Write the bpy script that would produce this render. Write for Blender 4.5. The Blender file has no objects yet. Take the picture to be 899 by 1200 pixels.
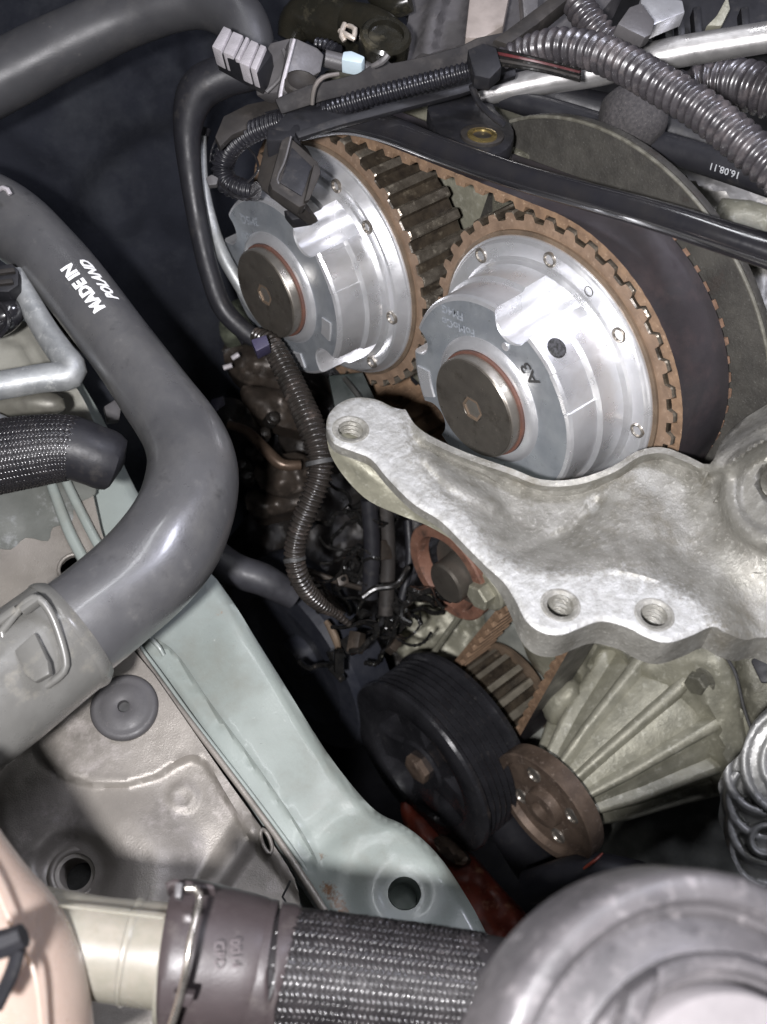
import bpy, bmesh, math, random
from mathutils import Vector, Matrix, noise
from mathutils.geometry import delaunay_2d_cdt
random.seed(7)
sc = bpy.context.scene
COL = sc.collection
MM = 0.001
# ------------------------------------------------------------------ camera
# camera axes (x right, y down, z forward, millimetres); N = direction of the camshaft axes, B = up
F = 1400.0
def nv(*a): return Vector(a)
N = nv(-0.75155656, 0.46243176, -0.47044617)
B = nv(0.08135679, -0.64273507, -0.76175632); B = (B - N*B.dot(N)).normalized()
YY = B.cross(-N); U = -YY
WX, WY, WZ = -N, YY, B
CAM = Vector((0, 0, 1.15))
def D(c): return Vector((WX.dot(c), WY.dot(c), WZ.dot(c)))          # direction, camera axes -> world
def V(c): return D(c)*MM + CAM                                     # point in mm -> world metres
def cv(px, py, d): return nv((px-449.5)/F*d, (py-600)/F*d, d)
def P(px, py, d): return V(cv(px, py, d))
cam_d = bpy.data.cameras.new('camera'); cam = bpy.data.objects.new('camera', cam_d); COL.objects.link(cam)
R, Dn, Fw = D(nv(1,0,0)), D(nv(0,1,0)), D(nv(0,0,1))
M = Matrix(((R.x, -Dn.x, -Fw.x, CAM.x), (R.y, -Dn.y, -Fw.y, CAM.y), (R.z, -Dn.z, -Fw.z, CAM.z), (0,0,0,1)))
cam.matrix_world = M
cam_d.sensor_fit = 'VERTICAL'; cam_d.sensor_height = 36; cam_d.lens = 36*F/1200
cam_d.clip_start = 0.01; cam_d.clip_end = 20
cam_d.dof.use_dof = True; cam_d.dof.focus_distance = 0.43; cam_d.dof.aperture_fstop = 17
sc.camera = cam
# ------------------------------------------------------------------ light
w = bpy.data.worlds.new('World'); sc.world = w; w.use_nodes = True
w.node_tree.nodes['Background'].inputs[0].default_value = (0.62, 0.66, 0.8, 1)
w.node_tree.nodes["Background"].inputs[1].default_value = 0.010
def lamp(name, c, target, size, watts, col, size_y=None):
    l = bpy.data.lights.new(name, 'AREA'); l.shape = 'RECTANGLE' if size_y else 'DISK'; l.size = size; l.size_y = size_y or size; l.energy = watts; l.color = col
    o = bpy.data.objects.new(name, l); COL.objects.link(o)
    o.location = V(c); o.rotation_euler = (V(target)-V(c)).to_track_quat('-Z', 'Y').to_euler()
    return o
lamp('phone_lamp', nv(-40, 20, -70), nv(20, 0, 450), 0.020, 4.5, (1.0, 0.98, 1.0))
lamp('tube_lamp', nv(60, -650, -330), nv(20, 0, 450), 1.0, 3.0, (0.95, 0.96, 1.0), 0.05)
lamp('side_lamp', nv(400, -560, -80), nv(30, -20, 450), 0.16, 3.4, (0.84, 0.85, 1.0))
sc.view_settings.view_transform = 'Standard'; sc.view_settings.look = 'None'
sc.view_settings.exposure = 0; sc.view_settings.gamma = 1
sc.cycles.max_bounces = 6; sc.cycles.use_denoising = True
# ------------------------------------------------------------------ materials
MATS = {}
def ontube(name, pl, pts, m, parent, seg=10, step=.001, **k):
    '''tube laid on a plane: (px, py, height mm, radius mm)'''
    q = []
    for x, y, h, r in pts: w_ = pl.W(x, y, h); q.append((w_.x, w_.y, w_.z, r*MM))
    v, f = sweep([(Vector(a[:3]), a[3]) for a in catmull(q, 8)], step, seg, None); return finish(name, v, f, m, parent, smooth=60, **k)
def mat(name, c1, c2=None, rough=0.5, metal=0.0, scale=120, detail=6, bump=0.0, bscale=900, rvar=0.12,
        spot=None, spot_scale=300, spot_lo=0.62, spot_hi=0.68, coat=0.0, dist=0.0003, contrast=(0.35, 0.65), spec=0.5, sss=0, stretch=None, spot_metal=None, dirt=None, mach=None):
    if name in MATS: return MATS[name]
    m = bpy.data.materials.new(name); MATS[name] = m; m.use_nodes = True
    nt = m.node_tree; nd = nt.nodes; L = nt.links
    b = nd['Principled BSDF']
    tc = nd.new('ShaderNodeTexCoord'); src = tc.outputs['Object']
    if stretch:
        mp = nd.new('ShaderNodeMapping'); L.new(src, mp.inputs[0]); mp.inputs['Scale'].default_value = stretch; src = mp.outputs[0]
    def nz(s, d=6, r=0.6):
        t = nd.new('ShaderNodeTexNoise'); t.inputs['Scale'].default_value = s; t.inputs['Detail'].default_value = d
        t.inputs['Roughness'].default_value = r; L.new(src, t.inputs['Vector']); return t.outputs['Fac']
    def ramp(x, a, c):
        r = nd.new('ShaderNodeMapRange'); r.inputs['From Min'].default_value = a; r.inputs['From Max'].default_value = c
        L.new(x, r.inputs['Value']); return r.outputs['Result']
    def mix(f, a, c):
        x = nd.new('ShaderNodeMix'); x.data_type = 'RGBA'; L.new(f, x.inputs['Factor'])
        for k, v in ((6, a), (7, c)):
            if isinstance(v, tuple): x.inputs[k].default_value = (*v, 1)
            else: L.new(v, x.inputs[k])
        return x.outputs[2]
    c2 = c2 or tuple(x*0.7 for x in c1)
    f = ramp(nz(scale, detail), *contrast)
    colr = mix(f, c1, c2)
    if spot:
        g = ramp(nz(spot_scale, 8, 0.7), spot_lo, spot_hi); colr = mix(g, colr, spot)
        if spot_metal is not None:
            ma = nd.new('ShaderNodeMapRange'); L.new(g, ma.inputs['Value']); ma.inputs['To Min'].default_value = metal; ma.inputs['To Max'].default_value = spot_metal
            L.new(ma.outputs[0], b.inputs['Metallic'])
    if dirt:
        for dc, ds, dl, dh in (dirt if isinstance(dirt, list) else [dirt]):
            colr = mix(ramp(nz(ds, 12, 0.72), dl, dh), colr, dc)
    if mach:        # machined area: vertex mask broken up by noise
        at = nd.new('ShaderNodeAttribute'); at.attribute_name = 'mach'
        ad = nd.new('ShaderNodeMath'); ad.operation = 'ADD'; L.new(at.outputs['Fac'], ad.inputs[0])
        ns = ramp(nz(700, 10, .7), .3, .7); mu = nd.new('ShaderNodeMath'); mu.operation = 'MULTIPLY_ADD'; L.new(ns, mu.inputs[0]); mu.inputs[1].default_value = .9; mu.inputs[2].default_value = -.45
        L.new(mu.outputs[0], ad.inputs[1]); g2 = ramp(ad.outputs[0], .3, .8)
        mc = mix(ramp(nz(260, 10, .7), .38, .68), mach[0], mach[1]); colr = mix(g2, colr, mc)
    L.new(colr, b.inputs['Base Color'])
    if spot_metal is None: b.inputs['Metallic'].default_value = metal
    r = nd.new('ShaderNodeMapRange'); L.new(nz(scale*2.3, 5), r.inputs['Value']); r.inputs['From Min'].default_value = .3; r.inputs['From Max'].default_value = .7
    r.inputs['To Min'].default_value = max(0.02, rough-rvar); r.inputs['To Max'].default_value = min(1, rough+rvar)
    L.new(r.outputs[0], b.inputs['Roughness'])
    b.inputs['Specular IOR Level'].default_value = spec
    if coat: b.inputs['Coat Weight'].default_value = coat; b.inputs['Coat Roughness'].default_value = 0.12
    if sss:
        b.inputs['Subsurface Weight'].default_value = sss; b.inputs['Subsurface Radius'].default_value = (1, .8, .6); b.inputs['Subsurface Scale'].default_value = 0.006
    if bump:
        bp = nd.new('ShaderNodeBump'); bp.inputs['Strength'].default_value = bump; bp.inputs['Distance'].default_value = dist
        L.new(nz(bscale, 8, 0.65), bp.inputs['Height']); L.new(bp.outputs[0], b.inputs['Normal'])
    return m
ALU = mat('machined_aluminium', (.82,.82,.84), (.74,.75,.77), rough=.33, metal=.75, scale=50, bump=.16, bscale=1600, rvar=.10, spot=(.55,.54,.52), spot_scale=700, spot_lo=.66, spot_hi=.8, dirt=[((.62,.60,.57), 30, .5, .85)])
ALUF = mat('aluminium_cover_face', (.52,.55,.58), (.40,.43,.47), rough=.36, metal=.72, scale=90, bump=.1, bscale=1200, spot=(.72,.73,.75), spot_scale=500, spot_lo=.66, spot_hi=.72, dirt=((.22,.24,.26), 55, .56, .75))
STEELCAP = mat('oiled_steel_cap', (.15,.135,.115), (.10,.09,.078), rough=.36, metal=.6, scale=70, bump=.12, bscale=1300, spot=(.22,.19,.16), spot_scale=600, spot_lo=.6, spot_hi=.75, dirt=((.06,.05,.04), 90, .55, .7))
STEELSIDE = mat('turned_steel', (.36,.335,.30), (.27,.245,.215), rough=.34, metal=.8, scale=80, bump=.1)
COPPER = mat('orange_seal', (.13,.06,.042), (.09,.045,.035), rough=.6, scale=200)
RUSTRIM = mat('sprocket_rim_brown', (.255,.175,.12), (.17,.115,.078), rough=.6, metal=.1, scale=140, bump=.35, bscale=1100, spot=(.33,.24,.175), spot_scale=380, spot_lo=.56, spot_hi=.68, dirt=((.12,.08,.055), 120, .56, .72))
TOOTHD = mat('sprocket_groove_oily', (.075,.06,.043), (.03,.024,.019), rough=.3, metal=.3, scale=160, bump=.3, bscale=900, spot=(.16,.135,.10), spot_scale=200, spot_lo=.58, spot_hi=.72)
TIPM = mat('worn_tooth_tip', (.22,.195,.16), (.10,.085,.068), rough=.24, metal=.6, scale=200, bump=.2, spot=(.42,.38,.31), spot_scale=260, spot_lo=.56, spot_hi=.66)
BELTB = mat('belt_back_rubber', (.030,.027,.030), (.042,.036,.039), rough=.4, scale=45, bump=.15, bscale=1500, spot=(.065,.047,.048), spot_scale=60, spot_lo=.5, spot_hi=.78, spec=.8, dirt=((.10,.08,.075), 300, .66, .8))
BELTE = mat('belt_edge_brown', (.24,.155,.095), (.15,.095,.06), rough=.65, scale=220, bump=.4, bscale=1300, spot=(.36,.25,.17), spot_scale=500, spot_lo=.58, spot_hi=.66)
CAST = mat('cast_aluminium_dirty', (.34,.325,.275), (.22,.208,.17), rough=.5, metal=.4, scale=130, bump=.8, bscale=620, dist=.0005, spot=(.50,.49,.45), spot_scale=620, spot_lo=.54, spot_hi=.68)
CASTTOP = mat('bracket_casting', (.31,.302,.275), (.195,.188,.165), rough=.44, metal=.42, scale=130, bump=.8, bscale=620, dist=.0005, spot=(.44,.43,.39), spot_scale=620, spot_lo=.55, spot_hi=.7, dirt=[((.15,.135,.10), 45, .55, .75), ((.40,.40,.385), 75, .58, .78)], mach=((.50,.50,.49), (.29,.285,.265)))
CASTOL = mat('cast_aluminium_oily', (.30,.29,.225), (.20,.195,.15), rough=.45, metal=.3, scale=90, bump=.6, bscale=520, dist=.0006, spot=(.42,.41,.34), spot_scale=260, spot_lo=.55, spot_hi=.7)
CASTDK = mat('cast_aluminium_grimy', (.16,.155,.12), (.08,.077,.06), rough=.5, metal=.25, scale=100, bump=.7, bscale=380, dist=.0008, spot=(.27,.26,.21), spot_scale=200, spot_lo=.55, spot_hi=.7)
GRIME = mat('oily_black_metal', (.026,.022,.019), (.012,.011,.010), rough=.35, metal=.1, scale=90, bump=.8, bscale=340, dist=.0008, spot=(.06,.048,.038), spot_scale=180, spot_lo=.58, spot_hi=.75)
COVERP = mat('rear_cover_dusty', (.058,.055,.048), (.038,.036,.032), rough=.6, scale=120, bump=.9, bscale=900, spec=.4, spot=(.11,.07,.052), spot_scale=40, spot_lo=.62, spot_hi=.74, dirt=[((.12,.117,.108), 1100, .58, .68), ((.025,.023,.021), 40, .5, .7)])
RUBH = mat('hose_rubber_grey', (.085,.085,.088), (.066,.066,.070), rough=.34, scale=30, bump=.22, bscale=1500, spot=(.11,.108,.106), spot_scale=45, spot_lo=.45, spot_hi=.8, rvar=.1, coat=.35, spec=.9, dirt=[((.15,.145,.14), 140, .60, .8), ((.04,.04,.042), 80, .58, .74), ((.20,.19,.18), 1400, .67, .75)])
RUBB = mat('hose_rubber_black', (.017,.017,.020), (.012,.012,.015), rough=.48, spec=.35, scale=70, bump=.2, bscale=900, spot=(.04,.037,.035), spot_scale=120, spot_lo=.56, spot_hi=.75, dirt=((.05,.046,.043), 500, .64, .75))
GLOSSB = mat('gloss_black_tube', (.014,.014,.017), (.02,.019,.02), rough=.16, scale=80, bump=.04, bscale=300, rvar=.05, spot=(.05,.047,.045), spot_scale=260, spot_lo=.66, spot_hi=.76, spec=.9, coat=.5)
CONDU = mat('conduit_dusty_black', (.055,.050,.054), (.030,.028,.031), rough=.3, scale=120, bump=.15, spec=.9, spot=(.15,.13,.13), spot_scale=90, spot_lo=.5, spot_hi=.72, dirt=((.12,.105,.10), 400, .6, .75))
CONDK = mat('conduit_black', (.018,.018,.022), (.012,.012,.015), rough=.3, scale=120, bump=.1, spot=(.05,.047,.047), spot_scale=150, spot_lo=.6, spot_hi=.74)
CONLO = mat('conduit_brown_black', (.032,.027,.024), (.018,.016,.014), rough=.28, scale=120, bump=.1, spot=(.09,.07,.06), spot_scale=150, spot_lo=.55, spot_hi=.72)
PLASB = mat('black_plastic', (.017,.017,.020), (.011,.011,.013), rough=.5, spec=.3, scale=90, bump=.15, bscale=900, spot=(.04,.037,.036), spot_scale=140, spot_lo=.56, spot_hi=.74)
PLASD = mat('dusty_black_plastic', (.036,.032,.029), (.022,.020,.019), rough=.6, spec=.25, scale=90, bump=.25, bscale=900, spot=(.065,.058,.053), spot_scale=110, spot_lo=.54, spot_hi=.72)
PLASG = mat('dusty_grey_plastic', (.10,.095,.097), (.065,.062,.064), rough=.42, scale=70, bump=.25, bscale=900, spot=(.16,.15,.148), spot_scale=120, spot_lo=.55, spot_hi=.72, dirt=((.045,.042,.04), 60, .56, .75))
PIPEAL = mat('aluminium_pipe', (.52,.51,.50), (.40,.39,.385), rough=.36, metal=.75, scale=70, bump=.12, bscale=900)
PIPEOX = mat('oxidised_pipe', (.36,.37,.37), (.25,.26,.265), rough=.5, metal=.5, scale=110, bump=.35, bscale=700, spot=(.48,.49,.48), spot_scale=240, spot_lo=.55, spot_hi=.7)
FELT = mat('insulation_felt', (.017,.0185,.024), (.010,.011,.015), rough=.95, scale=22, bump=.8, bscale=500, spot=(.04,.042,.048), spot_scale=900, spot_lo=.60, spot_hi=.75, spec=.15, dirt=[((.14,.14,.14), 420, .73, .75), ((.030,.032,.037), 14, .5, .7)])
PAINT = mat('pale_green_paint', (.30,.335,.315), (.25,.28,.263), rough=.34, scale=26, bump=.25, bscale=900, spot=(.12,.125,.11), spot_scale=650, spot_lo=.66, spot_hi=.74, coat=.2, dirt=[((.20,.205,.18), 30, .52, .8), ((.44,.46,.44), 230, .64, .72), ((.10,.085,.065), 130, .68, .76)], mach=((.27,.13,.05), (.12,.06,.03)))
PANEL = mat('dusty_panel_paint', (.31,.285,.255), (.21,.193,.172), rough=.38, metal=.25, scale=24, bump=.5, bscale=1500, spot=(.42,.39,.35), spot_scale=1100, spot_lo=.62, spot_hi=.72, dirt=[((.14,.128,.112), 26, .5, .75), ((.40,.365,.345), 45, .56, .75), ((.09,.08,.07), 300, .67, .74)])
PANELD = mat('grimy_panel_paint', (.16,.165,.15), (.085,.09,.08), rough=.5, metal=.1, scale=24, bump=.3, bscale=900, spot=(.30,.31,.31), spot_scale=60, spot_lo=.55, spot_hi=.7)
GROM = mat('grey_rubber_plug', (.085,.082,.085), (.06,.058,.06), rough=.55, scale=60, bump=.2, bscale=1200, spot=(.13,.12,.118), spot_scale=500, spot_lo=.6, spot_hi=.7)
RESV = mat('translucent_tank_plastic', (.40,.31,.26), (.36,.28,.235), rough=.28, scale=20, sss=.5, spot=(.40,.31,.26), spot_scale=30, spot_lo=.5, spot_hi=.8, dirt=((.30,.22,.18), 60, .6, .8))
SPOUT = mat('translucent_spout_plastic', (.24,.225,.185), (.205,.195,.16), rough=.3, scale=20, sss=.4, spot=(.33,.295,.255), spot_scale=40, spot_lo=.5, spot_hi=.8, dirt=((.20,.18,.14), 90, .6, .8))
QCON = mat('quick_connector_plastic', (.050,.040,.041), (.036,.029,.030), rough=.42, spec=.4, scale=50, bump=.25, bscale=1200, spot=(.14,.12,.12), spot_scale=900, spot_lo=.67, spot_hi=.74, dirt=((.085,.074,.07), 90, .52, .75))
WIRE = mat('spring_wire_steel', (.62,.58,.52), (.45,.42,.38), rough=.3, metal=.9)
BRAIDB = mat('braid_base', (.008,.0075,.008), (.005,.005,.005), rough=.7, spec=.2)
BRAIDS = mat('braid_strands', (.020,.018,.019), (.010,.0095,.010), rough=.24, scale=220, spec=.8, spot=(.045,.04,.041), spot_scale=90, spot_lo=.5, spot_hi=.7)
CAPG = mat('filler_cap_grey', (.085,.08,.083), (.06,.057,.06), rough=.36, scale=120, bump=.5, bscale=500, spot=(.15,.14,.143), spot_scale=260, spot_lo=.54, spot_hi=.66, dirt=((.04,.038,.04), 60, .55, .72))
CAPC = mat('filler_cap_centre', (.20,.187,.19), (.16,.15,.153), rough=.36, scale=110, spot=(.10,.09,.09), spot_scale=70, spot_lo=.54, spot_hi=.7, bump=.3)
BRASS = mat('brass_insert', (.80,.62,.26), (.6,.45,.18), rough=.22, metal=.9)
CHROME = mat('bright_plastic_clip', (.70,.66,.69), (.55,.52,.54), rough=.28, metal=.4, scale=200)
REDP = mat('rusty_red_paint', (.30,.055,.028), (.13,.025,.015), rough=.5, scale=90, bump=.5, bscale=400, spot=(.40,.20,.12), spot_scale=130, spot_lo=.56, spot_hi=.68)
RUSTM = mat('brown_rusty_steel', (.17,.125,.095), (.09,.065,.05), rough=.5, metal=.4, scale=130, bump=.5, bscale=700, spot=(.27,.21,.17), spot_scale=260, spot_lo=.56, spot_hi=.68)
ORANGER = mat('rust_orange_steel', (.22,.115,.078), (.15,.07,.047), rough=.6, scale=150, bump=.5, bscale=700, spot=(.30,.18,.135), spot_scale=300, spot_lo=.56, spot_hi=.68, dirt=((.05,.033,.025), 120, .52, .7))
SKIP_ = 0
WHITEP = mat('white_print', (.85,.85,.85), (.75,.75,.75), rough=.6, scale=400)
GREYP = mat('grey_print', (.42,.43,.44), (.30,.31,.33), rough=.6, scale=700)
DARKM = mat('dark_mark', (.03,.03,.03), (.05,.05,.05), rough=.6, scale=500)
GREEN = mat('green_paint_dab', (.02,.12,.07), (.03,.09,.06), rough=.5)
LBLUE = mat('pale_blue_plastic', (.52,.62,.68), (.45,.55,.6), rough=.4)
VIOLET = mat('violet_plastic', (.05,.045,.085), (.035,.03,.06), rough=.45)
REDW = mat('red_wire', (.10,.02,.022), (.05,.012,.013), rough=.4)
BRONZ = mat('brown_dull_casting', (.20,.145,.10), (.12,.09,.065), rough=.5, metal=.3, scale=100, bump=.5, bscale=500)
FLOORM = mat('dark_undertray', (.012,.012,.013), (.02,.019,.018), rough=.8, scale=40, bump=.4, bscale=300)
# ------------------------------------------------------------------ objects
def finish(name, verts, faces, m, parent=None, smooth=35, label=None, cat=None, group=None, kind=None, mats=None, fm=None):
    me = bpy.data.meshes.new(name)
    if parent is not None: o0 = PLOC[parent.name]
    else:
        mn = [min(v[i] for v in verts) for i in range(3)]; mx = [max(v[i] for v in verts) for i in range(3)]
        o0 = Vector(((mn[0]+mx[0])/2, (mn[1]+mx[1])/2, mn[2]))
    me.from_pydata([tuple(Vector(v)-o0) for v in verts], [], faces)
    bm = bmesh.new(); bm.from_mesh(me)
    if not fm: bmesh.ops.remove_doubles(bm, verts=bm.verts, dist=2e-6)
    bmesh.ops.recalc_face_normals(bm, faces=bm.faces); bm.to_mesh(me); bm.free()
    me.materials.append(m)
    if mats:
        for x in mats: me.materials.append(x)
        if fm:
            for p, k in zip(me.polygons, fm): p.material_index = k
    for p in me.polygons: p.use_smooth = True
    if smooth: me.set_sharp_from_angle(angle=math.radians(smooth))
    o = bpy.data.objects.new(name, me); COL.objects.link(o)
    if parent is not None: o.parent = parent; PLOC[o.name] = o0
    else: o.location = o0; PLOC[o.name] = o0
    tag(o, label, cat, group, kind)
    return o
PLOC = {}
def tag(o, label=None, cat=None, group=None, kind=None):
    if label: o['label'] = label
    if cat: o['category'] = cat
    if group: o['group'] = group
    if kind: o['kind'] = kind
    return o
def thing(name, label, cat, at, group=None):
    o = bpy.data.objects.new(name, None); COL.objects.link(o); o.location = at; o.empty_display_size = .01
    PLOC[o.name] = Vector(at); return tag(o, label, cat, group)
class MB:
    def __init__(s): s.v = []; s.f = []
    def add(s, v, f):
        k = len(s.v); s.v += [Vector(x) for x in v]; s.f += [tuple(i+k for i in q) for q in f]; return s
    def out(s, name, m, parent=None, **k): return finish(name, s.v, s.f, m, parent, **k)
# sweep --------------------------------------------------------------
def catmull(pts, per=8, closed=False):
    out = []; n = len(pts)
    rng = range(n if closed else n-1)
    for i in rng:
        g = (lambda j: pts[j % n]) if closed else (lambda j: pts[max(0, min(n-1, j))])
        p0, p1, p2, p3 = g(i-1), g(i), g(i+1), g(i+2)
        for k in range(per):
            t = k/per
            out.append(tuple(0.5*((2*b)+(c-a)*t+(2*a-5*b+4*c-d)*t*t+(3*b-a-3*c+d)*t**3) for a, b, c, d in zip(p0, p1, p2, p3)))
    if not closed: out.append(tuple(pts[-1]))
    return out
def path_px(ctrl, per=10):
    """ctrl: (px, py, depth_mm, radius_px) -> list of (world point, radius m)"""
    q = []
    for c in ctrl:
        p = P(c[0], c[1], c[2]); r = c[3]*c[2]/F*MM
        q.append((p.x, p.y, p.z, r))
    return [(Vector(a[:3]), a[3]) for a in catmull(q, per)]
def resample(path, step):
    L = [0]
    for a, b in zip(path, path[1:]): L.append(L[-1]+(b[0]-a[0]).length)
    n = max(2, int(round(L[-1]/step))); out = []; j = 0
    for i in range(n+1):
        s = L[-1]*i/n
        while j < len(L)-2 and L[j+1] < s: j += 1
        t = (s-L[j])/max(1e-9, L[j+1]-L[j])
        out.append((path[j][0].lerp(path[j+1][0], t), path[j][1]*(1-t)+path[j+1][1]*t, s))
    return out
def frames(pts):
    T = []
    for i in range(len(pts)):
        a = pts[max(0, i-1)]; b = pts[min(len(pts)-1, i+1)]; T.append((b-a).normalized())
    ref = D(nv(0, 0, -1)); x = (ref - T[0]*ref.dot(T[0])).normalized(); X = [x]
    for i in range(1, len(pts)):
        x = X[-1]; x = (x - T[i]*x.dot(T[i])).normalized(); X.append(x)
    return T, X, [t.cross(x) for t, x in zip(T, X)]
def sweep(path, step, seg=20, rad=None, caps=True, wob=0.0, flat=None):
    rs = resample(path, step); pts = [a[0] for a in rs]; T, X, Y = frames(pts)
    v = []; f = []
    for i, (p, r, s) in enumerate(rs):
        rr = rad(s, r) if rad else r
        for k in range(seg):
            a = 2*math.pi*k/seg; q = rr
            if wob: q = rr*(1+wob*noise.noise(p*40+Vector((math.cos(a), math.sin(a), 0))*1.1))
            v.append(p + X[i]*math.cos(a)*q + Y[i]*math.sin(a)*q*(flat or 1))
    n = len(rs)
    for i in range(n-1):
        for k in range(seg): f.append((i*seg+k, i*seg+(k+1) % seg, (i+1)*seg+(k+1) % seg, (i+1)*seg+k))
    if caps: f.append(tuple(range(seg))[::-1]); f.append(tuple((n-1)*seg+k for k in range(seg)))
    return v, f
def tube(name, ctrl, m, parent=None, seg=24, step=.002, rad=None, wob=0.0, caps=True, flat=None, **k):
    v, f = sweep(path_px(ctrl), step, seg, rad, caps, wob, flat); return finish(name, v, f, m, parent, **k)
def corr(period, amp, seg=20):
    def rad(s, r):
        t = (s/period) % 1.0
        return r*(1 - amp*sm(.12, .72, 1-abs(2*t-1)))
    return rad
def conduit(name, ctrl, m, period_mm, parent=None, amp=.2, seg=20, **k):
    return tube(name, ctrl, m, parent, seg=seg, step=period_mm*MM/7, rad=corr(period_mm*MM, amp), smooth=60, **k)
# frame-based solids --------------------------------------------------
def basis(nrm, hint=None):
    z = nrm.normalized(); h = hint or (Vector((0, 0, 1)) if abs(z.z) < .9 else Vector((1, 0, 0)))
    x = (h - z*h.dot(z)).normalized(); return x, z.cross(x), z
def lathe(o, axis, prof, seg=64, hint=None, closed=False, mb=None, arc=None):
    """prof: (h mm, r mm) in order; returns MB"""
    mb = mb or MB(); x, y, z = basis(axis, hint); v = []; f = []; n = len(prof)
    for h, r in prof:
        for k in range(seg):
            a = 2*math.pi*k/seg; v.append(o + z*h*MM + (x*math.cos(a)+y*math.sin(a))*r*MM)
    for i in range(n-1):
        for k in range(seg): f.append((i*seg+k, i*seg+(k+1) % seg, (i+1)*seg+(k+1) % seg, (i+1)*seg+k))
    if closed:
        for k in range(seg): f.append(((n-1)*seg+k, (n-1)*seg+(k+1) % seg, (k+1) % seg, k))
    else:
        f.append(tuple(range(seg))[::-1]); f.append(tuple((n-1)*seg+k for k in range(seg)))
    return mb.add(v, f)
class Plane:
    def __init__(s, px, py, d, n): s.p = cv(px, py, d); s.n = n.normalized()
    def at(s, px, py, h=0.0):
        r = nv((px-449.5)/F, (py-600)/F, 1.0); q = s.p + s.n*h
        return r*(q.dot(s.n)/r.dot(s.n))
    def W(s, px, py, h=0.0): return V(s.at(px, py, h))
def slab(name, pts, pl, th, m, parent=None, bev=0.6, h=0.0, mb=None, close=False, **k):
    """a plate whose face has this outline on plane pl, th mm thick behind it, bevelled"""
    bm = bmesh.new(); nw = D(pl.n)
    a = [bm.verts.new(pl.W(x, y, h)) for x, y in pts]; b = [bm.verts.new(q.co - nw*th*MM) for q in a]
    bm.faces.new(a); bm.faces.new(b[::-1])
    for i in range(len(a)): j = (i+1) % len(a); bm.faces.new((a[i], b[i], b[j], a[j]))
    bmesh.ops.recalc_face_normals(bm, faces=bm.faces)
    if bev: bmesh.ops.bevel(bm, geom=bm.edges[:], offset=bev*MM, segments=2, affect='EDGES', profile=.6, clamp_overlap=True)
    bmesh.ops.recalc_face_normals(bm, faces=bm.faces)
    bm.verts.index_update(); v = [q.co.copy() for q in bm.verts]; f = [tuple(q.index for q in g.verts) for g in bm.faces]; bm.free()
    if mb is not None: return mb.add(v, f)
    return finish(name, v, f, m, parent, **k)
def offset_line(ln, d):
    o = []
    for i in range(len(ln)):
        a = ln[max(0, i-1)]; b = ln[min(len(ln)-1, i+1)]; dx, dy = b[0]-a[0], b[1]-a[1]; l = math.hypot(dx, dy) or 1
        o.append((ln[i][0]-dy/l*d, ln[i][1]+dx/l*d))
    return o
def inside(x, y, poly):
    c = False; n = len(poly); j = n-1
    for i in range(n):
        xi, yi = poly[i][0], poly[i][1]; xj, yj = poly[j][0], poly[j][1]
        if (yi > y) != (yj > y) and x < (xj-xi)*(y-yi)/(yj-yi)+xi: c = not c
        j = i
    return c
def pdist(x, y, line, closed=False):
    best = 1e9; n = len(line)
    for i in range(n if closed else n-1):
        ax, ay = line[i][:2]; bx, by = line[(i+1) % n][:2]; dx, dy = bx-ax, by-ay
        t = max(0, min(1, ((x-ax)*dx+(y-ay)*dy)/max(1e-9, dx*dx+dy*dy)))
        q = (x-ax-dx*t)**2+(y-ay-dy*t)**2
        if q < best: best = q
    return math.sqrt(best)
def sm(a, b, x):
    t = max(0, min(1, (x-a)/(b-a))); return t*t*(3-2*t)
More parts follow.
